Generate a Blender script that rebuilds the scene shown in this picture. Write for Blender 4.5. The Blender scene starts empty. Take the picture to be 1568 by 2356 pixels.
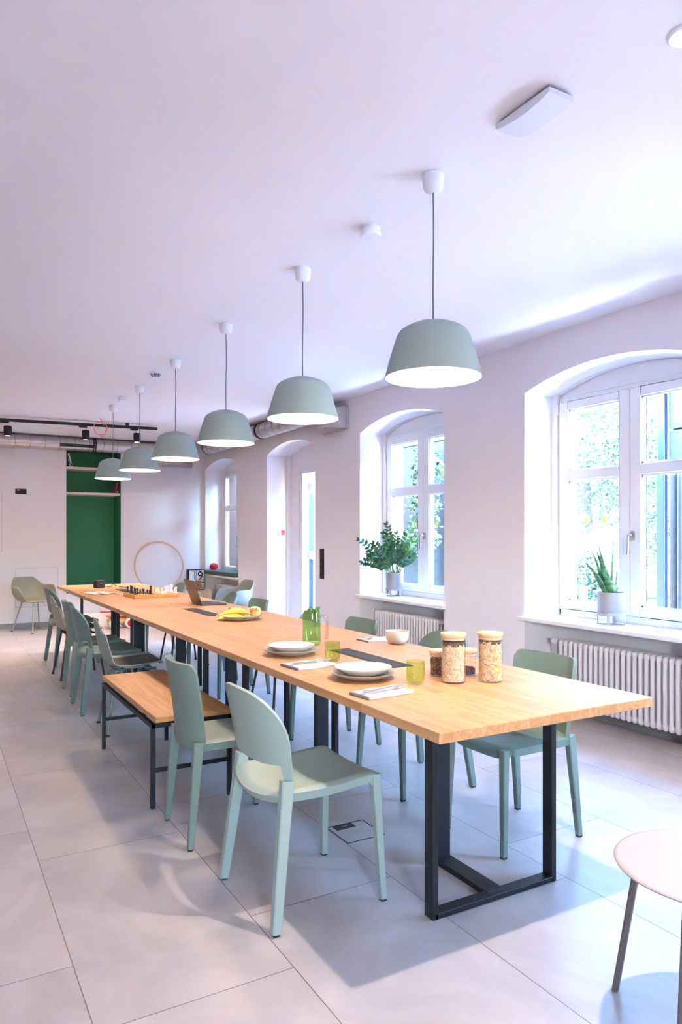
import bpy, bmesh, math, random
from mathutils import Vector, Matrix
from math import sin, cos, pi, radians, sqrt
random.seed(7)
S = bpy.context.scene
COL = S.collection

# ------------------------------------------------------------------ materials
def nodes_of(name):
    m = bpy.data.materials.new(name); m.use_nodes = True
    nt = m.node_tree; b = nt.nodes['Principled BSDF']
    return m, nt, b

def mat(name, col, rough=.5, metal=0., bump=0., bscale=200., var=0., vscale=3., coat=0., spec=.5, sheen=0., emit=None, estr=0.):
    m, nt, b = nodes_of(name)
    b.inputs['Base Color'].default_value = (*col, 1)
    b.inputs['Roughness'].default_value = rough
    b.inputs['Metallic'].default_value = metal
    b.inputs['Specular IOR Level'].default_value = spec
    b.inputs['Coat Weight'].default_value = coat
    b.inputs['Sheen Weight'].default_value = sheen
    N, L = nt.nodes.new, nt.links.new
    if emit:
        b.inputs['Emission Color'].default_value = (*emit, 1)
        b.inputs['Emission Strength'].default_value = estr
    if bump or var:
        tc = N('ShaderNodeTexCoord')
    if var:
        n = N('ShaderNodeTexNoise'); n.inputs['Scale'].default_value = vscale; n.inputs['Detail'].default_value = 5
        L(tc.outputs['Object'], n.inputs['Vector'])
        r = N('ShaderNodeMapRange'); r.inputs['From Min'].default_value = .3; r.inputs['From Max'].default_value = .7
        r.inputs['To Min'].default_value = 1 - var; r.inputs['To Max'].default_value = 1 + var
        L(n.outputs['Fac'], r.inputs['Value'])
        mx = N('ShaderNodeMix'); mx.data_type = 'RGBA'; mx.blend_type = 'MULTIPLY'; mx.inputs['Factor'].default_value = 1
        mx.inputs['A'].default_value = (*col, 1)
        L(r.outputs['Result'], mx.inputs['B']); L(mx.outputs['Result'], b.inputs['Base Color'])
    if bump:
        n2 = N('ShaderNodeTexNoise'); n2.inputs['Scale'].default_value = bscale; n2.inputs['Detail'].default_value = 3
        L(tc.outputs['Object'], n2.inputs['Vector'])
        bp = N('ShaderNodeBump'); bp.inputs['Strength'].default_value = bump; bp.inputs['Distance'].default_value = .002
        L(n2.outputs['Fac'], bp.inputs['Height']); L(bp.outputs['Normal'], b.inputs['Normal'])
    return m

def mathn(nt, op, a, b=None):
    n = nt.nodes.new('ShaderNodeMath'); n.operation = op
    for i, v in enumerate((a, b)):
        if v is None: continue
        if isinstance(v, (int, float)): n.inputs[i].default_value = v
        else: nt.links.new(v, n.inputs[i])
    return n.outputs[0]

def wood(name, c1, c2, grain, stave=.045, length=.8, rough=.42, seed=0.):
    """edge-glued staves running along local Y"""
    m, nt, b = nodes_of(name); N, L = nt.nodes.new, nt.links.new
    tc = N('ShaderNodeTexCoord'); oi = N('ShaderNodeObjectInfo')
    sx = N('ShaderNodeSeparateXYZ'); L(tc.outputs['Object'], sx.inputs[0])
    cb = N('ShaderNodeCombineXYZ')
    L(mathn(nt, 'ADD', sx.outputs['Y'], mathn(nt, 'MULTIPLY', oi.outputs['Random'], 7.3)), cb.inputs[0])
    L(mathn(nt, 'ADD', sx.outputs['X'], 3.0 + seed), cb.inputs[1])
    br = N('ShaderNodeTexBrick'); br.offset = .37; br.offset_frequency = 2
    br.inputs['Color1'].default_value = (*c1, 1); br.inputs['Color2'].default_value = (*c2, 1)
    br.inputs['Mortar'].default_value = tuple(.55 * v for v in c2) + (1,)
    br.inputs['Scale'].default_value = 1; br.inputs['Mortar Size'].default_value = .0006; br.inputs['Mortar Smooth'].default_value = .3
    br.inputs['Brick Width'].default_value = length; br.inputs['Row Height'].default_value = stave; br.inputs['Bias'].default_value = -.1
    L(cb.outputs[0], br.inputs['Vector'])
    # grain: noise stretched along Y, offset per stave colour
    mp = N('ShaderNodeMapping'); mp.inputs['Scale'].default_value = (38, 1.7, 38)
    ad = N('ShaderNodeVectorMath'); ad.operation = 'ADD'
    sc = N('ShaderNodeVectorMath'); sc.operation = 'SCALE'; sc.inputs['Scale'].default_value = 9.
    L(br.outputs['Color'], sc.inputs[0]); L(tc.outputs['Object'], ad.inputs[0]); L(sc.outputs[0], ad.inputs[1])
    L(ad.outputs[0], mp.inputs['Vector'])
    nz = N('ShaderNodeTexNoise'); nz.inputs['Scale'].default_value = 1; nz.inputs['Detail'].default_value = 6; nz.inputs['Distortion'].default_value = .7
    L(mp.outputs[0], nz.inputs['Vector'])
    rp = N('ShaderNodeMapRange'); rp.inputs['From Min'].default_value = .36; rp.inputs['From Max'].default_value = .72
    rp.inputs['To Min'].default_value = 0; rp.inputs['To Max'].default_value = 1
    L(nz.outputs['Fac'], rp.inputs['Value'])
    mx = N('ShaderNodeMix'); mx.data_type = 'RGBA'; mx.blend_type = 'MIX'
    L(mathn(nt, 'MULTIPLY', rp.outputs['Result'], .72), mx.inputs['Factor'])
    L(br.outputs['Color'], mx.inputs['A']); mx.inputs['B'].default_value = (*grain, 1)
    # cathedral rings, faint
    mp2 = N('ShaderNodeMapping'); mp2.inputs['Scale'].default_value = (9, .75, 9); L(ad.outputs[0], mp2.inputs['Vector'])
    n3 = N('ShaderNodeTexNoise'); n3.inputs['Scale'].default_value = 1; n3.inputs['Detail'].default_value = 1; L(mp2.outputs[0], n3.inputs['Vector'])
    w = mathn(nt, 'FRACT', mathn(nt, 'MULTIPLY', n3.outputs['Fac'], 14))
    w2 = mathn(nt, 'MULTIPLY', mathn(nt, 'POWER', w, 4.), .32)
    mx2 = N('ShaderNodeMix'); mx2.data_type = 'RGBA'; L(w2, mx2.inputs['Factor']); L(mx.outputs['Result'], mx2.inputs['A'])
    mx2.inputs['B'].default_value = (*[v * .8 for v in grain], 1)
    L(mx2.outputs['Result'], b.inputs['Base Color'])
    b.inputs['Roughness'].default_value = rough; b.inputs['Specular IOR Level'].default_value = .35
    bp = N('ShaderNodeBump'); bp.inputs['Strength'].default_value = .12; bp.inputs['Distance'].default_value = .001
    L(nz.outputs['Fac'], bp.inputs['Height']); L(bp.outputs['Normal'], b.inputs['Normal'])
    return m

def tile_floor():
    m, nt, b = nodes_of('porcelain_floor_tiles'); N, L = nt.nodes.new, nt.links.new
    tc = N('ShaderNodeTexCoord'); sx = N('ShaderNodeSeparateXYZ'); L(tc.outputs['Object'], sx.inputs[0])
    cb = N('ShaderNodeCombineXYZ')
    L(mathn(nt, 'ADD', sx.outputs['Y'], -2.02 - .35 + 1.19 * 20), cb.inputs[0])
    L(mathn(nt, 'ADD', sx.outputs['X'], -.389 + .597 * 20), cb.inputs[1])
    br = N('ShaderNodeTexBrick'); br.offset = .35 / 1.19; br.offset_frequency = 2
    br.inputs['Color1'].default_value = (.46, .41, .40, 1); br.inputs['Color2'].default_value = (.52, .465, .455, 1)
    br.inputs['Mortar'].default_value = (.16, .13, .13, 1); br.inputs['Scale'].default_value = 1
    br.inputs['Mortar Size'].default_value = .0017; br.inputs['Mortar Smooth'].default_value = .15
    br.inputs['Brick Width'].default_value = 1.19; br.inputs['Row Height'].default_value = .597
    L(cb.outputs[0], br.inputs['Vector'])
    off = N('ShaderNodeVectorMath'); off.operation = 'ADD'
    sc = N('ShaderNodeVectorMath'); sc.operation = 'SCALE'; sc.inputs['Scale'].default_value = 40
    L(br.outputs['Color'], sc.inputs[0]); L(tc.outputs['Object'], off.inputs[0]); L(sc.outputs[0], off.inputs[1])
    n = N('ShaderNodeTexNoise'); n.inputs['Scale'].default_value = 2.3; n.inputs['Detail'].default_value = 7; n.inputs['Roughness'].default_value = .62; n.inputs['Distortion'].default_value = .8
    L(off.outputs[0], n.inputs['Vector'])
    r = N('ShaderNodeMapRange'); r.inputs['From Min'].default_value = .3; r.inputs['From Max'].default_value = .72
    r.inputs['To Min'].default_value = .80; r.inputs['To Max'].default_value = 1.16; L(n.outputs['Fac'], r.inputs['Value'])
    mx = N('ShaderNodeMix'); mx.data_type = 'RGBA'; mx.blend_type = 'MULTIPLY'; mx.inputs['Factor'].default_value = 1
    L(br.outputs['Color'], mx.inputs['A']); L(r.outputs['Result'], mx.inputs['B'])
    L(mx.outputs['Result'], b.inputs['Base Color'])
    rr = N('ShaderNodeMapRange'); rr.inputs['To Min'].default_value = .30; rr.inputs['To Max'].default_value = .48
    L(n.outputs['Fac'], rr.inputs['Value']); L(rr.outputs['Result'], b.inputs['Roughness'])
    b.inputs['Specular IOR Level'].default_value = .45
    bp = N('ShaderNodeBump'); bp.inputs['Strength'].default_value = .5; bp.inputs['Distance'].default_value = .0015; bp.invert = True
    L(br.outputs['Fac'], bp.inputs['Height']); L(bp.outputs['Normal'], b.inputs['Normal'])
    return m

def brick_mat():
    m, nt, b = nodes_of('red_brick'); N, L = nt.nodes.new, nt.links.new
    tc = N('ShaderNodeTexCoord'); sx = N('ShaderNodeSeparateXYZ'); L(tc.outputs['Object'], sx.inputs[0])
    cb = N('ShaderNodeCombineXYZ'); L(mathn(nt, 'ADD', sx.outputs['Y'], sx.outputs['X']), cb.inputs[0]); L(sx.outputs['Z'], cb.inputs[1])
    br = N('ShaderNodeTexBrick'); br.inputs['Color1'].default_value = (.050, .020, .013, 1); br.inputs['Color2'].default_value = (.065, .032, .021, 1)
    br.inputs['Mortar'].default_value = (.06, .056, .056, 1); br.inputs['Scale'].default_value = 1; br.inputs['Mortar Size'].default_value = .006
    br.inputs['Brick Width'].default_value = .24; br.inputs['Row Height'].default_value = .077
    L(cb.outputs[0], br.inputs['Vector']); L(br.outputs['Color'], b.inputs['Base Color']); b.inputs['Roughness'].default_value = .85
    return m

def glass_mat(name, col, rough=0., ior=1.45):
    m, nt, b = nodes_of(name)
    b.inputs['Base Color'].default_value = (*col, 1); b.inputs['Roughness'].default_value = rough
    b.inputs['Transmission Weight'].default_value = 1; b.inputs['IOR'].default_value = ior
    return m

def pane_mat(name, tint=(.96, .985, .98), refl=.035):
    """thin window pane: clear transmission plus a fresnel reflection"""
    m = bpy.data.materials.new(name); m.use_nodes = True; nt = m.node_tree; nt.nodes.clear(); N, L = nt.nodes.new, nt.links.new
    o = N('ShaderNodeOutputMaterial'); mx = N('ShaderNodeMixShader'); t = N('ShaderNodeBsdfTransparent'); g = N('ShaderNodeBsdfGlossy')
    f = N('ShaderNodeLayerWeight'); f.inputs['Blend'].default_value = .5
    t.inputs['Color'].default_value = (*tint, 1); g.inputs['Roughness'].default_value = .01
    L(mathn(nt, 'ADD', mathn(nt, 'MULTIPLY', mathn(nt, 'POWER', f.outputs['Facing'], 5.), .55), refl), mx.inputs[0])
    L(t.outputs[0], mx.inputs[1]); L(g.outputs[0], mx.inputs[2]); L(mx.outputs[0], o.inputs[0])
    return m

def speckle(name, base, spots, scale=60., rough=.6, thr=.55):
    m, nt, b = nodes_of(name); N, L = nt.nodes.new, nt.links.new
    tc = N('ShaderNodeTexCoord'); v = N('ShaderNodeTexVoronoi'); v.inputs['Scale'].default_value = scale; L(tc.outputs['Object'], v.inputs['Vector'])
    r = N('ShaderNodeValToRGB'); cols = [base] + spots
    r.color_ramp.interpolation = 'CONSTANT'
    sv = N('ShaderNodeSeparateColor'); L(v.outputs['Color'], sv.inputs[0]); L(sv.outputs[0], r.inputs[0])
    els = r.color_ramp.elements
    els[0].color = (*base, 1); els[0].position = 0; els[1].color = (*spots[-1], 1); els[1].position = .97
    for i, c in enumerate(spots[:-1]):
        e = els.new(thr + (.97 - thr) * i / max(1, len(spots) - 1)); e.color = (*c, 1)
    L(r.outputs[0], b.inputs['Base Color']); b.inputs['Roughness'].default_value = rough
    bp = N('ShaderNodeBump'); bp.inputs['Strength'].default_value = .9; bp.inputs['Distance'].default_value = .004
    L(v.outputs['Distance'], bp.inputs['Height']); bp.invert = True; L(bp.outputs['Normal'], b.inputs['Normal'])
    return m

M = {}
M['wall'] = mat('white_wall_paint', (.85, .79, .81), .75, bump=.08, bscale=260)
M['ceil'] = mat('white_ceiling_paint', (.86, .81, .83), .8, bump=.05, bscale=200)
M['floor'] = tile_floor()
M['basetile'] = mat('grey_base_tile', (.30, .27, .27), .5, var=.12, vscale=4)
M['brick'] = brick_mat()
M['oak'] = wood('oiled_oak_staves', (.60, .30, .13), (.70, .39, .19), (.44, .195, .075))
M['oak_bench'] = wood('oak_bench_boards', (.56, .26, .085), (.64, .33, .12), (.36, .15, .045), stave=.1, length=3., seed=.03)
M['black'] = mat('black_powdercoat', (.014, .014, .019), .5, spec=.3, bump=.15, bscale=900)
M['sage'] = mat('sage_plastic', (.315, .39, .345), .45, bump=.12, bscale=700)
M['sagemid'] = mat('sage_plastic_darker', (.165, .22, .192), .45, bump=.12, bscale=700)
M['sage_dark'] = mat('dusky_green_plastic', (.15, .21, .185), .48, bump=.12, bscale=700)
M['teal'] = mat('blue_green_plastic', (.11, .165, .165), .45, bump=.12, bscale=700)
M['greyshell'] = mat('grey_fibre_shell', (.235, .25, .235), .55, var=.05, vscale=60, bump=.1, bscale=600)
M['beigeshell'] = mat('beige_fibre_shell', (.36, .32, .26), .55, var=.05, vscale=60, bump=.1, bscale=600)
M['oliveshell'] = mat('olive_fibre_shell', (.31, .29, .205), .55, var=.05, vscale=60, bump=.1, bscale=600)
M['seatdark'] = mat('dark_grey_seat', (.075, .07, .068), .95, bump=.5, bscale=500)
M['oliveleg'] = mat('olive_steel', (.34, .32, .22), .4, metal=.2)
M['greyleg'] = mat('grey_green_steel', (.17, .21, .20), .4, metal=.2)
M['rubber'] = mat('black_rubber', (.015, .015, .015), .8)
M['lampshade'] = mat('sage_lamp_metal', (.29, .37, .36), .55, bump=.25, bscale=900)
M['lampin'] = mat('white_lamp_lining', (.92, .90, .86), .6)
M['bulb'] = mat('glowing_bulb', (1, .9, .75), .5, emit=(1, .86, .68), estr=40)
M['whiteplastic'] = mat('white_plastic', (.83, .81, .84), .4)
M['housing'] = mat('light_grey_housing', (.74, .72, .76), .45)
M['cord'] = mat('grey_green_cord', (.13, .17, .17), .7)
M['frame'] = mat('white_window_paint', (.83, .80, .81), .4)
M['sill'] = mat('white_sill_lacquer', (.86, .84, .84), .25)
M['radiator'] = mat('radiator_enamel', (.82, .76, .77), .35)
M['pane'] = pane_mat('clear_window_pane')
M['chrome'] = mat('brushed_chrome', (.62, .60, .60), .25, metal=1)
M['brass'] = mat('brass_fitting', (.6, .45, .25), .3, metal=1)
M['green'] = mat('green_niche_paint', (.016, .19, .095), .6, bump=.1, bscale=200)
M['shelf'] = mat('pale_shelf_board', (.80, .66, .57), .5)
M['galv'] = mat('galvanised_steel', (.56, .53, .53), .33, metal=.85, var=.08, vscale=9)
M['seam'] = mat('dark_duct_seam', (.22, .2, .2), .5, metal=.6)
M['yellowdot'] = mat('yellow_sticker', (.85, .85, .12), .6)
M['pot'] = mat('taupe_pot_ceramic', (.30, .26, .25), .5, bump=.1, bscale=500)
M['potgrey'] = mat('warm_grey_pot_ceramic', (.42, .37, .37), .5, bump=.1, bscale=500)
M['soil'] = mat('potting_soil', (.03, .02, .015), 1, bump=1, bscale=120)
M['leaf'] = mat('glossy_green_leaf', (.016, .075, .02), .3, var=.35, vscale=12)
M['stem'] = mat('green_stem', (.09, .19, .05), .5)
def snake():
    m, nt, b = nodes_of('snake_plant_leaf'); N, L = nt.nodes.new, nt.links.new
    tc = N('ShaderNodeTexCoord'); mp = N('ShaderNodeMapping'); mp.inputs['Scale'].default_value = (12, 12, 60); L(tc.outputs['Object'], mp.inputs['Vector'])
    n = N('ShaderNodeTexNoise'); n.inputs['Scale'].default_value = 1; n.inputs['Detail'].default_value = 3; L(mp.outputs[0], n.inputs['Vector'])
    r = N('ShaderNodeValToRGB'); r.color_ramp.elements[0].position = .4; r.color_ramp.elements[0].color = (.02, .085, .03, 1)
    r.color_ramp.elements[1].position = .62; r.color_ramp.elements[1].color = (.10, .24, .08, 1)
    L(n.outputs['Fac'], r.inputs[0]); L(r.outputs[0], b.inputs['Base Color']); b.inputs['Roughness'].default_value = .35
    return m
M['snake'] = snake()
M['ceramic'] = speckle('speckled_stoneware', (.56, .48, .41), [(.48, .40, .33), (.38, .31, .25)], 420, .4, .9)
M['glaze'] = mat('cream_glaze', (.60, .54, .49), .3)
M['tumbler'] = pane_mat('olive_glass', (.84, .915, .66), .05)
M['pitcherglass'] = pane_mat('green_glass', (.72, .90, .66), .06)
M['clearglass'] = pane_mat('clear_glass', (.985, .985, .99), .03)
M['pinkglass'] = pane_mat('pale_pink_glass', (.93, .84, .90), .10)
M['napkin'] = mat('grey_linen', (.64, .61, .63), .9, bump=.4, bscale=300)
M['napkinedge'] = mat('dark_linen_hem', (.20, .17, .19), .9)
M['steel'] = mat('polished_steel', (.78, .76, .76), .16, metal=1)
M['bamboo'] = mat('bamboo_lid', (.72, .47, .26), .45, var=.1, vscale=30)
M['silicone'] = mat('clear_silicone_ring', (.75, .55, .42), .4)
M['oats'] = speckle('rolled_oats', (.76, .56, .36), [(.64, .42, .23), (.86, .68, .48), (.50, .30, .15)], 170, .8, .4)
M['granola'] = speckle('fruit_muesli', (.74, .52, .35), [(.86, .50, .08), (.60, .36, .24), (.82, .64, .48), (.42, .20, .10)], 150, .8, .35)
M['darkcereal'] = speckle('dark_granola', (.16, .085, .05), [(.25, .14, .08), (.09, .05, .03), (.30, .2, .13)], 190, .8, .4)
M['berries'] = speckle('dark_berries', (.05, .03, .04), [(.09, .05, .07), (.03, .02, .03), (.12, .07, .08)], 120, .6, .4)
M['banana'] = mat('ripe_banana', (.82, .56, .06), .5, var=.12, vscale=25)
M['bananatip'] = mat('banana_tip', (.10, .06, .02), .8)
def apple(name, c1, c2):
    m, nt, b = nodes_of(name); N, L = nt.nodes.new, nt.links.new
    tc = N('ShaderNodeTexCoord'); n = N('ShaderNodeTexNoise'); n.inputs['Scale'].default_value = 14; L(tc.outputs['Object'], n.inputs['Vector'])
    r = N('ShaderNodeValToRGB'); r.color_ramp.elements[0].position = .42; r.color_ramp.elements[0].color = (*c1, 1)
    r.color_ramp.elements[1].position = .62; r.color_ramp.elements[1].color = (*c2, 1)
    L(n.outputs['Fac'], r.inputs[0]); L(r.outputs[0], b.inputs['Base Color']); b.inputs['Roughness'].default_value = .3
    return m
M['apple_rg'] = apple('red_yellow_apple', (.75, .12, .04), (.80, .55, .15))
M['apple_g'] = apple('green_apple', (.45, .60, .18), (.62, .66, .28))
M['apple_y'] = apple('yellow_apple', (.72, .60, .22), (.78, .50, .2))
M['laptop'] = mat('space_grey_aluminium', (.12, .092, .084), .42, metal=.6)
M['laptopkeys'] = mat('black_keys', (.02, .02, .025), .5)
M['screen'] = mat('dark_screen_glass', (.01, .01, .012), .08)
M['chesswood'] = mat('orange_beech', (.62, .28, .07), .45, var=.12, vscale=8)
M['chessblack'] = mat('black_chess_paint', (.02, .018, .018), .4)
M['chesswhite'] = mat('white_chess_paint', (.86, .80, .78), .4)
M['paper'] = mat('magazine_paper', (.82, .77, .76), .6)
M['print'] = mat('pinkish_photo_print', (.52, .30, .29), .6, var=.5, vscale=30)
M['hoop'] = mat('pale_ash_hoop', (.76, .48, .33), .5, var=.08, vscale=6)
M['red'] = mat('red_lacquer', (.62, .02, .03), .35)
M['redknit'] = mat('red_fabric', (.48, .012, .03), .9, bump=.6, bscale=150)
M['cushion'] = mat('moss_green_fabric', (.10, .125, .085), .95, bump=.6, bscale=350, var=.15, vscale=40)
M['calface'] = mat('white_calendar_card', (.80, .77, .77), .5)
M['calblack'] = mat('black_calendar_case', (.025, .021, .023), .55, spec=.25)
M['blockwood'] = mat('brown_block_wood', (.40, .17, .07), .6, var=.2, vscale=30)
M['toywood'] = mat('toy_beech', (.74, .45, .18), .5)
M['orange'] = mat('orange_red_paint', (.80, .12, .05), .45)
M['orangecable'] = mat('orange_cable_sheath', (.75, .17, .06), .45)
M['white'] = mat('white_lacquer', (.82, .77, .75), .45)
M['stooltop'] = mat('off_white_stool_top', (.43, .38, .36), .6)
M['stoolleg'] = mat('taupe_steel', (.16, .14, .13), .45, metal=.2)
M['book_b'] = mat('blue_book_cloth', (.06, .30, .45), .6); M['book_w'] = mat('white_book_cloth', (.72, .66, .64), .6)
M['book_n'] = mat('navy_book_cloth', (.06, .08, .25), .6); M['book_p'] = mat('dark_violet_book_cloth', (.06, .04, .10), .6)
M['book_g'] = mat('green_book_cloth', (.08, .17, .08), .6)
M['emit_spot'] = mat('glowing_spot_lens', (1, .9, .8), .5, emit=(1, .9, .8), estr=14)
M['doorwhite'] = mat('white_door_metal', (.80, .82, .88), .35)
M['gasket'] = mat('black_gasket', (.02, .02, .025), .6)
# outside
M['paving'] = mat('pale_terrace_paving', (.80, .80, .82), .8, var=.12, vscale=2)
M['cladding'] = mat('grey_corrugated_cladding', (.012, .014, .016), .5)
M['bluepost'] = mat('blue_steel_paint', (.002, .014, .05), .4)
M['palepost'] = mat('pale_blue_post', (.03, .04, .055), .4)
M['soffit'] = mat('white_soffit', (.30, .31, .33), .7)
M['panel'] = mat('grey_blue_panel', (.028, .034, .046), .5)
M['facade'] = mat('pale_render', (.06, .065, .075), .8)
M['facglass'] = mat('reflective_facade_glass', (.035, .052, .066), .08, metal=.2)
M['treeleaf'] = mat('garden_foliage', (.017, .045, .016), .55, var=.4, vscale=2)  # lighter of the two foliage greens
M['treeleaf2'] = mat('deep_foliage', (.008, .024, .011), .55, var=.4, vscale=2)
M['bark'] = mat('tree_bark', (.04, .03, .022), .9, bump=1, bscale=20)
M['terracotta'] = mat('terracotta_bricks', (.10, .055, .04), .85)
M['brickfar'] = mat('brown_brickwork', (.045, .034, .032), .85, var=.2, vscale=6)
M['tealsheet'] = mat('teal_wall_panel', (.012, .10, .095), .5)
M['bluesheet'] = mat('bright_blue_panel', (.006, .04, .14), .5)
M['darkgrey'] = mat('dark_grey_metal', (.05, .05, .055), .65, spec=.2)

# ------------------------------------------------------------------ mesh builder
class MB:
    def __init__(s): s.v = []; s.f = []; s.mi = []; s.cur = 0
    def add(s, vs, fs):
        o = len(s.v); s.v += [tuple(v) for v in vs]
        for f in fs: s.f.append([o + i for i in f]); s.mi.append(s.cur)
    def box(s, c, size, R=None):
        x, y, z = (d / 2 for d in size); c = Vector(c)
        vs = [Vector((a, b, d)) for a in (-x, x) for b in (-y, y) for d in (-z, z)]
        if R: vs = [R @ v for v in vs]
        s.add([v + c for v in vs], [(0, 1, 3, 2), (4, 6, 7, 5), (0, 4, 5, 1), (2, 3, 7, 6), (0, 2, 6, 4), (1, 5, 7, 3)])
        return s
    def bb(s, x0, x1, y0, y1, z0, z1): return s.box(((x0 + x1) / 2, (y0 + y1) / 2, (z0 + z1) / 2), (abs(x1 - x0), abs(y1 - y0), abs(z1 - z0)))
    def loft(s, rings, caps=True, closed=False):
        n = len(rings[0]); vs = [p for r in rings for p in r]; fs = []
        m = len(rings)
        for i in range(m if closed else m - 1):
            a, b = i * n, ((i + 1) % m) * n
            for j in range(n): fs.append((a + j, a + (j + 1) % n, b + (j + 1) % n, b + j))
        if caps and not closed: fs += [tuple(reversed(range(n))), tuple(range((m - 1) * n, m * n))]
        s.add(vs, fs); return s
    def lathe(s, prof, n=32, c=(0, 0, 0), axis='z', caps=True):
        vs = []; fs = []; c = Vector(c); m = len(prof)
        for r, z in prof:
            for j in range(n):
                a = 2 * pi * j / n; p = (r * cos(a), r * sin(a), z)
                if axis == 'y': p = (p[0], p[2], p[1])
                if axis == 'x': p = (p[2], p[0], p[1])
                vs.append(c + Vector(p))
        for i in range(m - 1):
            for j in range(n): fs.append((i * n + j, i * n + (j + 1) % n, (i + 1) * n + (j + 1) % n, (i + 1) * n + j))
        if caps and prof[0][0] > 1e-6 and abs(prof[0][0] - prof[-1][0]) < 1e-6:      # a ring: close it on itself
            for j in range(n): fs.append(((m - 1) * n + j, (m - 1) * n + (j + 1) % n, (j + 1) % n, j))
        elif caps:
            if prof[0][0] > 1e-6: fs.append(tuple(reversed(range(n))))
            if prof[-1][0] > 1e-6: fs.append(tuple(range((m - 1) * n, m * n)))
        s.add(vs, fs); return s
    def tube(s, pts, r=.01, n=10, closed=False, caps=True):
        pts = [Vector(p) for p in pts]; m = len(pts); rings = []; up = None
        for i, p in enumerate(pts):
            t = (pts[(i + 1) % m] - pts[i - 1]) if closed else (pts[min(i + 1, m - 1)] - pts[max(i - 1, 0)])
            t.normalize()
            if up is None: up = t.orthogonal().normalized()
            up = (up - t * up.dot(t)).normalized(); w = t.cross(up)
            rr = r[i] if isinstance(r, (list, tuple)) else r
            rings.append([p + (up * cos(2 * pi * j / n) + w * sin(2 * pi * j / n)) * rr for j in range(n)])
        return s.loft(rings, caps, closed)
    def bar(s, a, b, sa, sb=None, fwd=(1, 0, 0), rnd=.25):
        """tapered bar with softened rectangular section from a to b; s* = (along fwd, across)"""
        a, b = Vector(a), Vector(b); sb = sb or sa; t = (b - a).normalized(); f = Vector(fwd); f = (f - t * f.dot(t)).normalized(); w = t.cross(f)
        def ring(p, sz):
            x, y = sz[0] / 2, sz[1] / 2; k = rnd * min(x, y) * 2
            q = [(x, y - k), (x - k, y), (-x + k, y), (-x, y - k), (-x, -y + k), (-x + k, -y), (x - k, -y), (x, -y + k)]
            return [p + f * u + w * v for u, v in q]
        return s.loft([ring(a, sa), ring(b, sb)])
    def sheet(s, g, th, flip=False):
        """closed shell from a grid of points; thickness th against the grid normal"""
        P, Q = len(g), len(g[0]); g = [[Vector(p) for p in r] for r in g]; nn = []
        for i in range(P):
            for j in range(Q):
                du = g[min(i + 1, P - 1)][j] - g[max(i - 1, 0)][j]; dv = g[i][min(j + 1, Q - 1)] - g[i][max(j - 1, 0)]
                n = du.cross(dv); n = n.normalized() if n.length > 1e-12 else Vector((0, 0, 1))
                nn.append(-n if flip else n)
        A = [p for r in g for p in r]; thf = th if callable(th) else (lambda i, j: th)
        B = [A[i * Q + j] - nn[i * Q + j] * thf(i, j) for i in range(P) for j in range(Q)]
        o = P * Q; fs = []
        for i in range(P - 1):
            for j in range(Q - 1):
                a, b, c, d = i * Q + j, (i + 1) * Q + j, (i + 1) * Q + j + 1, i * Q + j + 1
                fs += [(a, b, c, d), (o + d, o + c, o + b, o + a)]
        edge = [i * Q for i in range(P)] + [(P - 1) * Q + j for j in range(1, Q)] + [i * Q + Q - 1 for i in range(P - 2, -1, -1)] + [j for j in range(Q - 2, 0, -1)]
        for k in range(len(edge)):
            a, b = edge[k], edge[(k + 1) % len(edge)]; fs.append((a, o + a, o + b, b))
        s.add(A + B, fs); return s

def build(name, mb, m, parent=None, bevel=0., seg=2, smooth=35, subsurf=0, loc=None, rot=None):
    me = bpy.data.meshes.new(name); me.from_pydata(mb.v, [], mb.f); me.update()
    mats = m if isinstance(m, (list, tuple)) else [m]
    for x in mats: me.materials.append(x)
    if len(mats) > 1: me.polygons.foreach_set('material_index', mb.mi)
    bm = bmesh.new(); bm.from_mesh(me); bmesh.ops.remove_doubles(bm, verts=bm.verts, dist=1e-6)
    bmesh.ops.recalc_face_normals(bm, faces=bm.faces)
    if bevel:
        es = [e for e in bm.edges if len(e.link_faces) == 2 and e.calc_face_angle(0) > radians(30)]
        bmesh.ops.bevel(bm, geom=es, offset=bevel, segments=seg, affect='EDGES', profile=.5, clamp_overlap=True)
    bm.to_mesh(me); bm.free()
    if smooth:
        if bevel: smooth = min(smooth, 12)          # keep the flat faces of bevelled parts flat
        me.shade_smooth(); me.set_sharp_from_angle(angle=radians(smooth))
    o = bpy.data.objects.new(name, me); COL.objects.link(o)
    if parent: o.parent = parent
    if loc: o.location = loc
    if rot: o.rotation_euler = rot
    if subsurf:
        md = o.modifiers.new('sub', 'SUBSURF'); md.levels = subsurf; md.render_levels = subsurf
    return o

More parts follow.
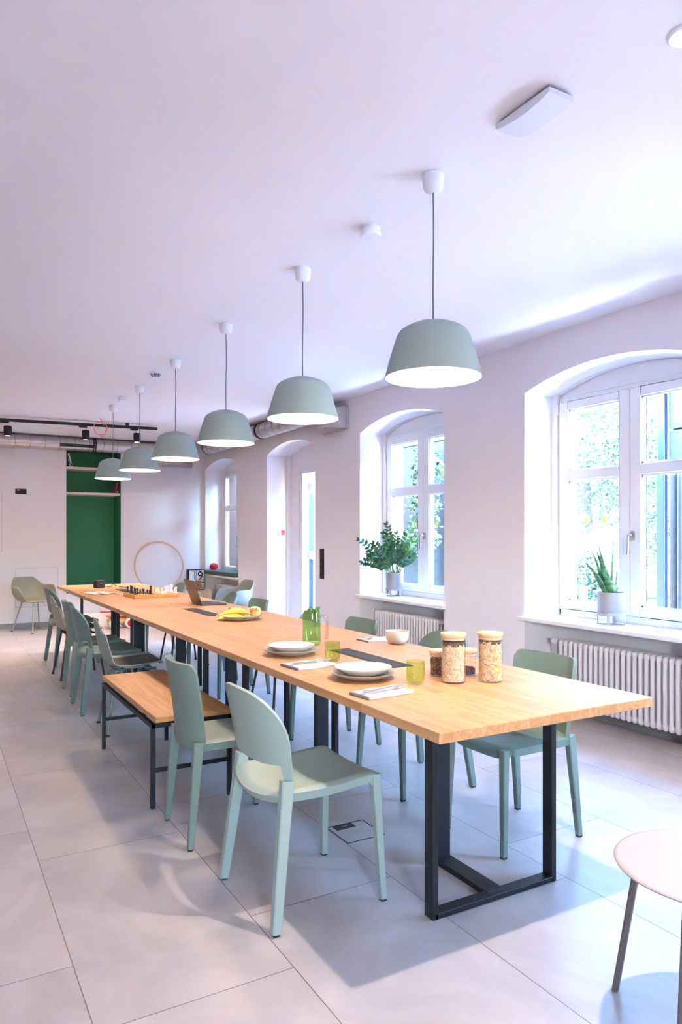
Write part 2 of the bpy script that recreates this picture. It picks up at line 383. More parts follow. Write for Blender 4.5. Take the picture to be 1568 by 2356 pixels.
def tag(o, label, cat, group=None, kind=None):
    o['label'] = label; o['category'] = cat
    if group: o['group'] = group
    if kind: o['kind'] = kind
    return o
def thing(name, label, cat, loc=(0, 0, 0), rz=0, group=None):
    o = bpy.data.objects.new(name, None); COL.objects.link(o); o.empty_display_size = .1
    o.location = loc; o.rotation_euler = (0, 0, rz)
    return tag(o, label, cat, group)
def struct(name, mb, m, **k):
    o = build(name, mb, m, **k); o['kind'] = 'structure'; return o
def dup(root, loc=None, rz=None, label=None, group=None):
    def cp(o, par):
        c = o.copy(); COL.objects.link(c)
        if par: c.parent = par
        for ch in list(o.children): cp(ch, c)
        return c
    r = cp(root, None)
    if loc is not None: r.location = loc
    if rz is not None: r.rotation_euler = (0, 0, rz)
    if label: r['label'] = label
    if group: r['group'] = group
    return r
def remat(root, mp):
    """give a copied thing its own meshes with other materials"""
    for ch in root.children:
        remat(ch, mp)
        if ch.type == 'MESH' and any(x and x.name in mp for x in ch.data.materials):
            ch.data = ch.data.copy()
            for i, x in enumerate(ch.data.materials):
                if x.name in mp: ch.data.materials[i] = mp[x.name]

def smooth_path(pts, n=8):
    P = [Vector(p) for p in pts]; out = []
    for i in range(len(P) - 1):
        p0, p1, p2, p3 = P[max(i - 1, 0)], P[i], P[i + 1], P[min(i + 2, len(P) - 1)]
        for k in range(n):
            t = k / n
            out.append(.5 * ((2 * p1) + (p2 - p0) * t + (2 * p0 - 5 * p1 + 4 * p2 - p3) * t * t + (3 * p1 - p0 - 3 * p2 + p3) * t ** 3))
    return out + [P[-1]]

# ------------------------------------------------------------------ room shell
XL, XR, XO = -2.4, 3.95, 4.49        # left wall, right wall inner and outer faces
YB, YF = 11.52, -3.2                 # back wall, wall behind the camera
H = 2.837
OPEN = {0: (.215, 1.65), 1: (2.645, 4.08), 2: (5.07, 6.505), 3: (7.53, 8.92), 4: (9.97, 11.43)}   # 3 is the doorway
ZS, ZA = 2.442, 2.560                # arch springing and crown

def arch(y0, y1, n=20, zs=ZS, za=ZA):
    h = za - zs; w = (y1 - y0) / 2; R = (w * w + h * h) / (2 * h); c = (y0 + y1) / 2
    return [(y0 + (y1 - y0) * i / n, za - R + sqrt(max(0, R * R - (y0 + (y1 - y0) * i / n - c) ** 2))) for i in range(n + 1)]

def wall_with_openings(mb, xa, xb, ins, sill, back=None):
    ys = YF
    cuts = sorted(OPEN.items())
    for k, (y0, y1) in cuts:
        y0 += ins; y1 -= ins
        mb.bb(xa, xb, ys, y0, 0, H); ys = y1
        A = arch(y0, y1)
        for (ya, za), (yb, zb) in zip(A[:-1], A[1:]):
            mb.add([(xa, ya, za), (xa, yb, zb), (xa, yb, H), (xa, ya, H), (xb, ya, za), (xb, yb, zb), (xb, yb, H), (xb, ya, H)],
                   [(0, 1, 2, 3), (7, 6, 5, 4), (0, 4, 5, 1)])
    mb.bb(xa, xb, ys, YB + .6, 0, H)
mb = MB(); wall_with_openings(mb, XR, 4.236, 0, 0); wall_with_openings(mb, 4.236, 4.33, .055, 0)
for k, (y0, y1) in OPEN.items():
    if k != 3: mb.bb(4.25, 4.33, y0 - .01, y1 + .01, 0, .72)
struct('wall_right', mb, M['wall'], smooth=0)
mb = MB(); wall_with_openings(mb, 4.332, XO, .03, 0)
for k, (y0, y1) in OPEN.items():
    if k != 3: mb.bb(4.332, XO, y0 - .01, y1 + .01, 0, .72)
struct('wall_right_outside', mb, M['brick'], smooth=0)

struct('floor', MB().bb(XL, XO, YF, YB + .6, -.12, 0), M['floor'], smooth=0)
struct('ceiling', MB().bb(XL - .2, XO, YF - .2, YB + .6, H, H + .25), M['ceil'], smooth=0)
struct('wall_left', MB().bb(XL - .2, XL, YF - .2, YB + .6, 0, H), M['wall'], smooth=0)
FILL_OPENING = (-.9, .0, 1.42, 1.92)             # unseen opening behind the camera, added for fill daylight
mb = MB(); mb.bb(XL, FILL_OPENING[0], YF - .2, YF, 0, H); mb.bb(FILL_OPENING[1], XR, YF - .2, YF, 0, H); mb.bb(FILL_OPENING[0], FILL_OPENING[1], YF - .2, YF, 0, FILL_OPENING[2]); mb.bb(FILL_OPENING[0], FILL_OPENING[1], YF - .2, YF, FILL_OPENING[3], H)
struct('wall_front', mb, M['wall'], smooth=0)
NX0, NX1, NZ0, NZ1, ND = 1.79, 2.602, .48, 2.72, .47
mb = MB()
mb.bb(XL, NX0, YB, YB + .6, 0, H); mb.bb(NX1, XR, YB, YB + .6, 0, H)
mb.bb(NX0, NX1, YB, YB + .6, 0, NZ0); mb.bb(NX0, NX1, YB, YB + .6, NZ1, H); mb.bb(NX0, NX1, YB + ND + .02, YB + .6, NZ0, NZ1)
struct('wall_back', mb, M['wall'], smooth=0)
t = .006; mb = MB()
mb.bb(NX0, NX1, YB + ND, YB + ND + .015, NZ0, NZ1); mb.bb(NX0, NX0 + t, YB + .012, YB + ND, NZ0, NZ1); mb.bb(NX1 - t, NX1, YB + .012, YB + ND, NZ0, NZ1)
mb.bb(NX0, NX1, YB + .012, YB + ND, NZ1 - t, NZ1); mb.bb(NX0, NX1, YB + .012, YB + ND, NZ0, NZ0 + t)
struct('wall_niche', mb, M['green'], smooth=0)
mb = MB()
for i in range(8): mb.bb(XL + i * .6 + .001, min(XL + i * .6 + .599, NX0), YB - .012, YB, 0, .072)
struct('baseboard_back', mb, M['basetile'], smooth=0)
for k in (1, 2, 4):
    y0, y1 = OPEN[k]; mb = MB(); n = 3
    for i in range(n): mb.bb(4.238, 4.25, y0 + (y1 - y0) * i / n + .001, y0 + (y1 - y0) * (i + 1) / n - .001, 0, .085)
    struct('baseboard_window_%d' % k, mb, M['basetile'], smooth=0)
for i, (a, b) in enumerate(((1.65, 2.645), (4.08, 5.07), (6.505, 7.53), (8.92, 9.97))):
    struct('baseboard_right_%d' % (i + 1), MB().bb(XR - .011, XR, a + .002, b - .002, 0, .072), M['basetile'], smooth=0)

# ------------------------------------------------------------------ windows, sills, radiators
def make_window(k, handle=True):
    y0, y1 = OPEN[k][0] + .055, OPEN[k][1] - .055; a, b = y0 + .006, y1 - .006
    zb, zt = .742, 2.40
    root = bpy.data.objects.new('window_%d' % max(k, 1) if k else 'window_5', None); COL.objects.link(root)
    root['kind'] = 'structure'; root.location = (4.281, 0, 0)
    yc = (a + b) / 2
    fr = MB()                                              # fixed frame with arched head panel
    fr.bb(-.02, .055, a - .004, a + .02, zb, zt); fr.bb(-.02, .055, b - .02, b + .004, zb, zt); fr.bb(-.02, .055, a - .004, b + .004, zb - .02, zb + .045)
    fr.bb(-.012, .055, a - .004, b + .004, zt - .02, zt + .02)
    A = arch(y0 - .002, y1 + .002)
    for (ya, za), (yb_, zb2) in zip(A[:-1], A[1:]):
        fr.add([(x, y, z) for x in (0, .045) for (y, z) in ((ya, zt), (yb_, zt), (yb_, zb2), (ya, za))], [(0, 1, 2, 3), (7, 6, 5, 4), (3, 2, 6, 7), (0, 4, 5, 1)])
    build('window_frame', fr, M['frame'], root, bevel=.003, seg=1)
    for s_, (p, q) in enumerate(((a + .008, yc - .002), (yc + .002, b - .008))):
        sash = MB(); st = .085; z0, z1, zm0, zm1 = zb + .05, zt - .02, 1.775, 1.850
        sash.bb(-.034, .03, p, p + st, z0, z1); sash.bb(-.034, .03, q - st, q, z0, z1)
        sash.bb(-.034, .03, p + st, q - st, z0, z0 + .065); sash.bb(-.034, .03, p + st, q - st, z1 - .062, z1); sash.bb(-.034, .03, p + st, q - st, zm0, zm1)
        so = build('sash', sash, M['frame'], root, bevel=.005, seg=2)
        bd = MB()                                           # glazing beads
        for (u0, u1) in ((z0 + .065, zm0), (zm1, z1 - .062)):
            for r in ((p + st, p + st + .012, u0, u1), (q - st - .012, q - st, u0, u1), (p + st, q - st, u0, u0 + .012), (p + st, q - st, u1 - .012, u1)):
                bd.bb(-.018, -.004, *r)
        build('glazing_bead', bd, M['frame'], so, smooth=0)
        for (u0, u1) in ((z0 + .065, zm0), (zm1, z1 - .062)):
            build('pane', MB().bb(.006, .010, p + st - .004, q - st + .004, u0 - .004, u1 + .004), M['pane'], so, smooth=0)
        hy = q - .002 if s_ else p + .002
        if k in (1, 2, 4):
            for hz in (2.33, .86):
                build('hinge', MB().tube([(-.04, hy + (.012 if s_ else -.012), hz - .04), (-.04, hy + (.012 if s_ else -.012), hz + .04)], .008, 8), M['frame'], so)
    if handle:
        hd = MB(); yh = yc - .03; zh = 1.352
        hd.loft([[Vector((x, yh + .016 * cos(t), zh + (.034 if sin(t) > 0 else -.034) * (abs(sin(t)) ** .4))) for t in [2 * pi * j / 20 for j in range(20)]] for x in (-.034, -.046)])
        hd.tube([(-.044, yh, zh + .006), (-.082, yh, zh + .006)], .0095, 12)
        hd.tube([(-.082, yh - .008, zh + .006), (-.082, yh + .115, zh + .006)][:1] + [(-.084, yh, zh + .006), (-.084, yh + .005, zh - .004), (-.084, yh + .008, zh - .13)], .0098, 12)
        build('window_handle', hd, M['chrome'], root, smooth=50)
    return root
W1 = make_window(1); W2 = make_window(2); W4 = make_window(4); W0 = make_window(0, False)
W4.name = 'window_3'; W0.name = 'window_4'
def dots(root, ys, z=1.466, side=1):
    sash = [c for c in root.children if c.name.startswith('sash')][side]
    for y in ys:
        build('sticker', MB().lathe([(0, 0), (.023, 0), (.023, .001), (0, .001)], 24, (.003, y, z), 'x'), M['yellowdot'], sash, smooth=0)
for root, ys, sd in ((W1, (3.78, 3.61, 3.468), 1), (W2, (5.985, ), 1), (W2, (5.62, ), 0)): dots(root, ys, side=sd)

for k, i in ((1, 1), (2, 2), (4, 3), (0, 4)):
    y0, y1 = OPEN[k]
    xa_, xb_ = XR - .05, XR - .002
    rg = [(xa_, y0 - .03), (xb_, y0 - .03), (xb_, y0 + .003), (4.25, y0 + .003), (4.25, y1 - .003), (xb_, y1 - .003), (xb_, y1 + .03), (xa_, y1 + .03)]
    mb = MB().loft([[Vector((x, y, z)) for x, y in rg] for z in (.706, .737)])
    o = struct('trim_%d' % i, mb, M['sill'], bevel=.006)

def radiator(k, yl, n, label):
    rt = thing('radiator', label, 'radiator', (4.085, yl, 0), 0, 'column radiators under the windows')
    sec = MB(); zb, zt = .085, .580; D = .145
    for i in range(4):
        x = .014 + i * (D - .028) / 3
        sec.tube([(x, 0, z) for z in (zb + .012, zb + .03, zb + .09, zt - .09, zt - .03, zt - .012)], [.010, .0155, .0135, .0135, .0155, .010], 10)
    for z in (zb + .03, zt - .03):
        sec.loft([[Vector((x, .0215 * cos(a) * s, z + .026 * sin(a) * s)) for a in [2 * pi * j / 12 for j in range(12)]] for x, s in ((.0, .45), (.01, .85), (.022, 1), (D - .022, 1), (D - .01, .85), (D, .45))])
    s0 = build('column', sec, M['radiator'], rt, smooth=60)
    s0.location = (0, -.023, 0)
    for i in range(1, n):
        c = s0.copy(); COL.objects.link(c); c.parent = rt; c.location = (0, -.023 - i * .0462, 0)
    v = MB(); v.tube([(.045, .0, zt - .03), (.045, .05, zt - .03)], .011, 10)
    build('valve', v, M['chrome'], rt)
    v = MB(); v.lathe([(.0, .075), (.013, .075), (.019, .068), (.021, .045), (.019, .02), (.015, .018), (0, .018)], 16, (.045, .02, zt - .03), 'y')
    build('thermostat_knob', v, M['whiteplastic'], rt)
    v = MB(); yy = -n * .0462 - .003
    v.lathe([(0, yy - .012), (.007, yy - .012), (.009, yy), (.012, yy + .004), (0, yy + .004)], 12, (D * .62, 0, zt - .03), 'y')
    build('bleed_plug', v, M['brass'], rt)
    for q in (.2, .8): build('bracket', MB().bb(.05, .1645, -n * .0462 * q - .012, -n * .0462 * q + .012, zt - .09, zt - .065), M['radiator'], rt)
    return rt
radiator(1, 3.875, 24, 'long white column radiator behind the near end of the wooden table')
radiator(2, 6.44, 24, 'white column radiator below the sill of the dark leafy plant')
radiator(4, 11.32, 26, 'white column radiator below the green cushion in the far corner')

# ------------------------------------------------------------------ doorway with open glazed leaf
y0, y1 = OPEN[3]
mb = MB(); mb.bb(4.29, 4.34, y1 - .30, y1 - .056, 0, 2.24); mb.bb(4.29, 4.34, y0 + .056, y0 + .10, 0, 2.24)
A = arch(y0 + .055, y1 - .055)
for (ya, za), (yb_, zb2) in zip(A[:-1], A[1:]):
    mb.add([(x, y, z) for x in (4.30, 4.34) for (y, z) in ((ya, 2.225), (yb_, 2.225), (yb_, zb2), (ya, za))], [(0, 1, 2, 3), (7, 6, 5, 4), (0, 4, 5, 1)])
struct('trim_5', mb, M['wall'], smooth=0)
dr = bpy.data.objects.new('door_1', None); COL.objects.link(dr); dr['kind'] = 'structure'
mb = MB(); mb.bb(4.30, 4.40, 8.565, 8.62, 0, 2.225); mb.bb(4.30, 4.40, 7.63, 7.68, 0, 2.225); mb.bb(4.30, 4.40, 7.68, 8.565, 2.18, 2.225)
build('door_frame', mb, M['doorwhite'], dr, bevel=.004)
leaf = bpy.data.objects.new('door_leaf', None)
lf = MB(); LW, LH = .92, 2.165
lf.bb(0, .085, -.028, .028, .012, LH); lf.bb(LW - .085, LW, -.028, .028, .012, LH); lf.bb(.085, LW - .085, -.028, .028, .012, .12); lf.bb(.085, LW - .085, -.028, .028, LH - .085, LH)
dl = build('door_leaf', lf, M['doorwhite'], dr, bevel=.004, loc=(4.46, 8.50, 0), rot=(0, 0, radians(59)))
build('gasket', MB().bb(-.004, .0, -.03, -.006, .012, LH), M['gasket'], dl, smooth=0)
gb = MB()
for r in ((.085, .095, .12, LH - .085), (LW - .095, LW - .085, .12, LH - .085), (.085, LW - .085, .12, .13), (.085, LW - .085, LH - .095, LH - .085)): gb.bb(r[0], r[1], -.012, .012, r[2], r[3])
build('glazing_bead', gb, M['gasket'], dl, smooth=0)
build('pane', MB().bb(.08, LW - .08, -.003, .003, .115, LH - .08), M['pane'], dl, smooth=0)
hd = MB(); hd.tube([(LW - .04, -.03, 1.03), (LW - .04, -.075, 1.03), (LW - .16, -.075, 1.03)], .01, 10); build('door_handle', hd, M['chrome'], dl)
for z in (2.02, 1.10, .25):
    build('hinge', MB().tube([(4.425, 8.50, z - .06), (4.425, 8.50, z + .06)], .014, 10).bb(4.395, 4.43, 8.49, 8.57, z - .05, z + .05), M['whiteplastic'], dr, bevel=.003)

tg = thing('alarm_button', 'small white box with red button on the doorway reveal', 'alarm button', (4.16, 8.92, 1.40))
build('back_box', MB().bb(-.048, .048, -.03, 0, -.048, .048), M['whiteplastic'], tg, bevel=.006)
build('button', MB().bb(-.016, .040, -.036, -.028, -.034, .034), M['red'], tg, bevel=.003)

ps = thing('power_strip', 'tall black flush socket strip on white wall right of the doorway', 'power strip', (XR, 7.345, 1.03))
build('cover_plate', MB().bb(-.012, 0, -.045, .045, -.176, .176), M['calblack'], ps, bevel=.003)
for i in range(4):
    build('socket', MB().lathe([(0, -.013), (.022, -.013), (.024, -.0145), (.026, -.013), (.026, -.012), (0, -.012)], 20, (0, 0, -.126 + i * .084), 'x'), M['rubber'], ps)

# ------------------------------------------------------------------ back wall: niche shelves, books, panels, bench
for i, (z0, z1) in enumerate(((2.378, 2.414), (1.99, 2.026))):
    o = build('wall_shelf', MB().bb(NX0 + .007, NX1 - .007, YB + .02, YB + ND - .002, z0, z1), M['shelf'], bevel=.003)
    tag(o, ('upper pale shelf in the green niche, below the duct', 'lower pale shelf in the green niche, with red book')[i], 'shelf', 'shelves in the green niche')
def book(x, z, w, h, d, lean, m, label, m2=None, grp='books on the niche shelves'):
    t = thing('book', label, 'book', (x, YB + .05, z), 0, grp); t.rotation_euler = (0, lean, 0)
    mb = MB().bb(0, w, 0, .004, 0, h); mb.bb(0, .003, 0, d, 0, h); mb.bb(w - .003, w, 0, d, 0, h); build('book_cover', mb, m, t, smooth=0)
    build('page_block', MB().bb(.003, w - .003, .004, d - .004, .003, h - .003), M['paper'], t, smooth=0)
    if m2: build('spine_label', MB().bb(.001, w - .001, -.001, 0, .01, h * .22), m2, t, smooth=0)
    return t
book(1.846, 2.4145, .014, .185, .14, radians(-15), M['book_b'], 'thin blue book leaning left on upper niche shelf', M['book_w'])
book(1.866, 2.4155, .028, .205, .15, radians(-14), M['book_w'], 'white book with blue foot leaning left on upper niche shelf', M['book_n'])
book(2.513, 2.0265, .022, .185, .14, radians(14), M['red'], 'red book leaning right on lower niche shelf')
book(2.545, 2.0265, .022, .175, .14, radians(13), M['book_p'], 'dark violet book with white spine lettering on lower niche shelf', M['book_w'])

def flush_panel(x0, x1, z0, z1, label):
    t = thing('access_panel', label, 'access panel', ((x0 + x1) / 2, YB, (z0 + z1) / 2)); w, h = (x1 - x0) / 2, (z1 - z0) / 2
    f = MB()
    for r in ((-w - .02, -w, -h - .02, h + .02), (w, w + .02, -h - .02, h + .02), (-w, w, h, h + .02), (-w, w, -h - .02, -h)): f.bb(r[0], r[1], -.006, 0, r[2], r[3])
    build('panel_frame', f, M['wall'], t, bevel=.0015)
    build('panel_door', MB().bb(-w + .003, w - .003, -.004, 0, -h + .003, h - .003), M['wall'], t, bevel=.001)
    build('shadow_gap', MB().bb(-w, w, -.001, 0, -h, h), M['basetile'], t, smooth=0)
flush_panel(1.085, 1.672, .305, .885, 'square white flush panel in back wall behind olive armchair')
flush_panel(.15, .905, 1.13, 1.995, 'white flush panel cut by the left edge of the photo')
t = thing('wall_socket', 'black double socket plate high on white back wall', 'socket', (1.158, YB, 2.008))
build('cover_plate', MB().bb(-.076, .076, -.012, 0, -.038, .038), M['calblack'], t, bevel=.003)
build('socket', MB().lathe([(0, -.0135), (.018, -.0135), (.022, -.0155), (.024, -.0135), (0, -.0115)], 18, (.038, 0, 0), 'y'), M['rubber'], t)
build('label_strip', MB().bb(-.052, -.018, -.013, -.0115, .014, .026), M['white'], t, smooth=0)

bn = thing('wall_bench', 'low white built-in bench along the back wall under the hoop', 'bench', (0, 0, 0))
build('bench_body', MB().bb(2.66, 3.94, 11.08, YB - .001, 0, .475), M['white'], bn, bevel=.004)
build('bench_step', MB().bb(NX0, 2.659, 11.08, YB - .001, 0, .205), M['white'], bn, bevel=.004)

hp = build('wooden_hoop', MB().tube([(.388 * cos(a), 0, .388 * sin(a)) for a in [2 * pi * i / 72 for i in range(72)]], .013, 10, closed=True), M['hoop'], loc=(3.187, 11.447, .874), rot=(radians(-7), 0, 0))
tag(hp, 'large pale wooden hoop leaning against the white back wall', 'hoop')

# perpetual calendar on the bench
cal = thing('desk_calendar', 'black cased block calendar showing 19 on back bench', 'calendar', (3.752, 11.31, .476))
build('case', MB().bb(-.133, .133, -.02, .10, 0, .335), M['calblack'], cal, bevel=.012, seg=3)
def card(x0, x1, z0, z1): return build('card', MB().bb(x0, x1, -.026, -.018, z0, z1), M['calface'], cal, bevel=.004)
card(-.121, -.004, .130, .322); card(.004, .121, .130, .322); card(-.121, .121, .014, .118)
def text(body, size, loc, m, parent, rot=(pi / 2, 0, 0), name='lettering', ex=.0006, align='CENTER'):
    cu = bpy.data.curves.new(name, 'FONT'); cu.body = body; cu.size = size; cu.extrude = ex; cu.align_x = align; cu.align_y = 'CENTER'
    o = bpy.data.objects.new(name, cu); COL.objects.link(o)
    dg = bpy.context.evaluated_depsgraph_get(); me = bpy.data.meshes.new_from_object(o.evaluated_get(dg))
    bpy.data.objects.remove(o)
    me.materials.clear(); me.materials.append(m)
    o = bpy.data.objects.new(name, me); COL.objects.link(o); o.parent = parent; o.location = loc; o.rotation_euler = rot
    return o
text('1', .20, (-.028, -.027, .225), M['calblack'], cal); text('9', .20, (.060, -.027, .225), M['calblack'], cal)
text('RE', .085, (.055, -.027, .062), M['calblack'], cal)
for x in (-.06, .062): build('slot_mark', MB().bb(x - .02, x + .02, -.0275, -.026, .302, .309), M['calblack'], cal, smooth=0)

# block tower
rng = random.Random(3); n = 0
for lv in range(11):
    for j in range(3):
        if lv not in (0, 10) and rng.random() < .33 and not (j == 1): continue
        off = (j - 1) * .0245; a = lv % 2; jit = rng.uniform(-.006, .006)
        b = build('wooden_block', MB().box((0, 0, .0075), (.075, .023, .0146)) if not a else MB().box((0, 0, .0075), (.023, .075, .0146)), M['blockwood'], bevel=.0015, smooth=0)
        b.location = (3.69 + (jit if not a else off), 11.065 + (off if not a else jit), .206 + lv * .0151)
        tag(b, 'brown wooden block in the stacked tower before the block calendar', 'block', 'blocks of the wooden stacking tower')
        n += 1
TOWER = [o for o in COL.objects if o.name.startswith('wooden_block')]
TZ = .476
for o in TOWER: o.location.z += TZ - .206; o.location.y += .105; o.location.x += .045

# toys at the foot of the bench
ty = thing('pull_along_toy', 'small wooden pull toy with red and white wheels on the floor', 'toy', (2.42, 10.78, 0), radians(10))
build('toy_body', MB().lathe([(0, -.16), (.05, -.16), (.06, -.14), (.06, .14), (.05, .16), (0, .16)], 20, (0, 0, .11), 'x'), M['toywood'], ty)
build('toy_seat', MB().bb(-.19, .19, -.075, .075, .172, .192), M['orange'], ty, bevel=.008)
for (x, y) in ((-.12, -.085), (.12, -.085), (-.12, .085), (.12, .085)):
    w = build('wheel', MB().lathe([(0, -.015), (.07, -.015), (.075, -.01), (.075, .01), (.07, .015), (0, .015)], 24, (x, y, .075), 'y'), M['white'], ty)
    build('hub_cap', MB().lathe([(0, -.019), (.045, -.019), (.048, -.015), (0, -.014)], 20, (x, y, .075), 'y') if y < 0 else MB().lathe([(0, .014), (.048, .015), (.045, .019), (0, .019)], 20, (x, y, .075), 'y'), M['red'], w)
o = build('toy_plate', MB().lathe([(0, 0), (.075, 0), (.09, .01), (.088, .012), (.07, .004), (0, .003)], 24), M['orange'], loc=(2.30, 11.17, .2055)); tag(o, 'flat orange-red toy dish on the white bench step', 'toy')

# W4 bench cushion and red pouf
o = build('window_cushion', MB().bb(XR - .06, 4.262, 10.05, 11.40, .738, .80), M['cushion'], bevel=.018, seg=3); tag(o, 'moss green cushion on the sill of the far corner window', 'cushion')
t = thing('tomato_cushion', 'round red fabric tomato on the green corner cushion', 'toy', (4.06, 11.33, .8005))
build('body', MB().lathe([(0, .012), (.03, .0), (.058, .012), (.070, .045), (.064, .078), (.040, .097), (.012, .092), (0, .086)], 28), M['redknit'], t)
mb = MB()
for i in range(5):
    a = i * 2 * pi / 5; mb.tube([(0, 0, .092), (.02 * cos(a), .02 * sin(a), .101), (.045 * cos(a), .045 * sin(a), .097)], [.006, .005, .001], 6)
mb.tube([(0, 0, .09), (.004, 0, .118)], .004, 6); build('stalk', mb, M['bananatip'], t)

# ------------------------------------------------------------------ ducts and ceiling fittings
def duct(name, pts, label, seams, straps=()):
    t = thing(name, label, 'air duct'); R = .1
    build('pipe', MB().tube(pts, R, 32), M['galv'], t, smooth=50)
    return t
da = duct('air_duct', smooth_path([(XL + .01, 11.3, 2.728), (0, 11.3, 2.728), (2.85, 11.3, 2.728), (3.1, 11.30, 2.725), (3.3, 11.335, 2.70), (3.42, 11.42, 2.67)], 6), 'galvanised spiral duct across the top of the back wall', 0)
def ring(c, R, axis, w, m, par, name, h=.004):
    return build(name, MB().lathe([(R, -w), (R + h, -w), (R + h, w), (R, w)], 36, c, axis), m, par, smooth=50)
mb = MB()
for i in range(26):
    x = XL + .15 + i * .205
    pts = [(x - .02 + .04 * (.5 + .5 * cos(a)), 11.3 + .1015 * cos(a + pi), 2.728 + .1015 * sin(a + pi)) for a in [2 * pi * j / 28 for j in range(29)]]
    if x < 2.8: mb.tube(pts, .0035, 5)
build('spiral_seam', mb, M['seam'], da)
for x in (2.135, 2.165): ring((x, 11.3, 2.728), .101, 'x', .009, M['rubber'], da, 'strap')
gr = MB(); cx, al = 1.90, radians(38)
Rg = Matrix.Rotation(-al, 3, 'X')
gc = Vector((cx, 11.3 - .097 * cos(radians(18)), 2.728 - .097 * sin(radians(18)))); Rg = Matrix.Rotation(radians(18), 3, 'X')
gf = MB(); gf.box(gc, (.50, .014, .050), Rg); g = build('air_grille', gf, M['panel'], da, bevel=.002)
gs = MB()
for i in range(20): gs.box(gc + Vector((-.225 + i * .0237, -.008, -.0025)), (.014, .004, .038), Rg)
build('grille_slot', gs, M['rubber'], g, smooth=0)
def hood(name, c, w, h, d, nx, label):
    """pyramid intake: rectangle against the wall narrowing into the room; nx = inward direction"""
    t = thing(name, label, 'air vent', c); nx = Vector(nx); sd = Vector((0, 0, 1)).cross(nx)
    def rect(k, a, b): return [nx * k + sd * (a * u) + Vector((0, 0, b * v)) for u, v in ((-1, -1), (1, -1), (1, 1), (-1, 1))]
    build('hood_cone', MB().loft([rect(.012, w / 2, h / 2), rect(.03, w / 2, h / 2), rect(d, .105, .105)]), M['galv'], t, smooth=0)
    f = MB(); ax = rect(.006, w / 2, h / 2)
    for i in range(4): f.bar(ax[i], ax[(i + 1) % 4], (.024, .03), fwd=nx, rnd=.1)
    f.bar((ax[0] + ax[3]) / 2 + nx * .02, (ax[1] + ax[2]) / 2 + nx * .02, (.006, .006), fwd=nx)
    build('flange', f, M['galv'], t, bevel=.002)
    return t
hood('duct_hood', (3.455, YB, 2.615), .56, .26, .12, (0, -1, 0), 'square metal duct outlet on the back wall, right of green niche')
hood('duct_hood', (XR, 7.03, 2.65), .54, .235, .17, (-1, 0, 0), 'square metal duct outlet high on right wall before the doorway')
db = duct('air_duct', [(3.745, 6.98, 2.68)] + [(3.745, y, 2.722) for y in (7.25, 8, 9, 10, 11.0, 11.18)], 'spiral metal duct along the top of the right wall over the doorway', 0)
mb = MB()
for i in range(18):
    y = 7.35 + i * .2
    mb.tube([(3.745 + .1015 * cos(a), y - .02 + .02 * cos(a), 2.725 + .1015 * sin(a)) for a in [2 * pi * j / 28 for j in range(29)]], .0035, 5)
build('spiral_seam', mb, M['seam'], db)
for y in (8.62, 8.65, 10.7): ring((3.745, y, 2.722), .101, 'y', .01, M['rubber'], db, 'strap')
build('hanger_rod', MB().tube([(3.745, 8.62, 2.825), (3.745, 8.62, H)], .004, 6), M['rubber'], db)

tr = thing('light_track', 'black ceiling track running across the far left of the room', 'track light', (0, 0, 0))
TA, TB = Vector((-1.2, 9.95, 2.785)), Vector((2.63, 9.545, 2.785))
mb = MB(); mb.bar(TA, TB, (.036, .034), fwd=(0, 0, 1), rnd=.08); build('rail', mb, M['black'], tr)
for q in (.05, .5, .9):
    p = TA.lerp(TB, q); build('ceiling_clip', MB().bb(p.x - .02, p.x + .02, p.y - .012, p.y + .012, 2.80, H), M['black'], tr)
def spot_on(x, label, first=None):
    q = (x - TA.x) / (TB.x - TA.x); p = TA.lerp(TB, q)
    if first: return dup(first, (p.x, p.y, 2.767), None, label)
    t = thing('track_spotlight', label, 'spotlight', (p.x, p.y, 2.767), 0, 'spotlights on the black track')
    build('adapter', MB().bb(-.085, .015, -.016, .016, -.022, 0), M['black'], t, bevel=.003)
    build('stem', MB().tube([(0, 0, -.02), (0, 0, -.06)], .007, 8), M['whiteplastic'], t)
    mb = MB().lathe([(0, -.055), (.04, -.055), (.044, -.06), (.044, -.175), (.040, -.178), (.036, -.172), (0, -.165)], 28); build('lamp_body', mb, M['black'], t)
    fn = MB()
    for i in range(24):
        a = 2 * pi * i / 24; fn.box((.0445 * cos(a), .0445 * sin(a), -.10), (.004, .003, .07), Matrix.Rotation(a, 3, 'Z'))
    build('cooling_fin', fn, M['black'], t, smooth=0)
    build('lens', MB().lathe([(0, -.1735), (.035, -.1735), (.036, -.170), (0, -.168)], 24), M['emit_spot'], t)
    li = bpy.data.lights.new('spot_beam', 'SPOT'); li.energy = SPOT_W; li.color = (1, .76, .56); li.spot_size = radians(95); li.spot_blend = .6; li.shadow_soft_size = .03
    lo = bpy.data.objects.new('spot_beam', li); COL.objects.link(lo); lo.parent = t; lo.location = (0, 0, -.182)
    return t
SPOT_W = 90
sp = spot_on(.83, 'leftmost black spotlight on the ceiling track')
spot_on(1.735, 'middle black spotlight on the track, left of the orange cable', sp)
spot_on(2.37, 'rightmost black spotlight near the end of the ceiling track', sp)

cb = build('cable_coil', MB().tube(smooth_path([(0, 0, .125), (.010, 0, .09), (.03, .0, .05)] + [(.082 * cos(a), .006 * sin(3 * a), .082 * sin(a)) for a in [radians(38 - i * 20) for i in range(20)]] + [(.055, .008, -.06), (.02, .01, -.10), (.004, .01, -.125)], 4), .0048, 6), M['orangecable'], loc=(1.862, 9.36, 2.7125))
tag(cb, 'loop of orange cable hanging from the ceiling before the track', 'cable')
build('cable_plug', MB().box((.0, .01, -.132), (.03, .014, .022)), M['clearglass'], cb, bevel=.003)

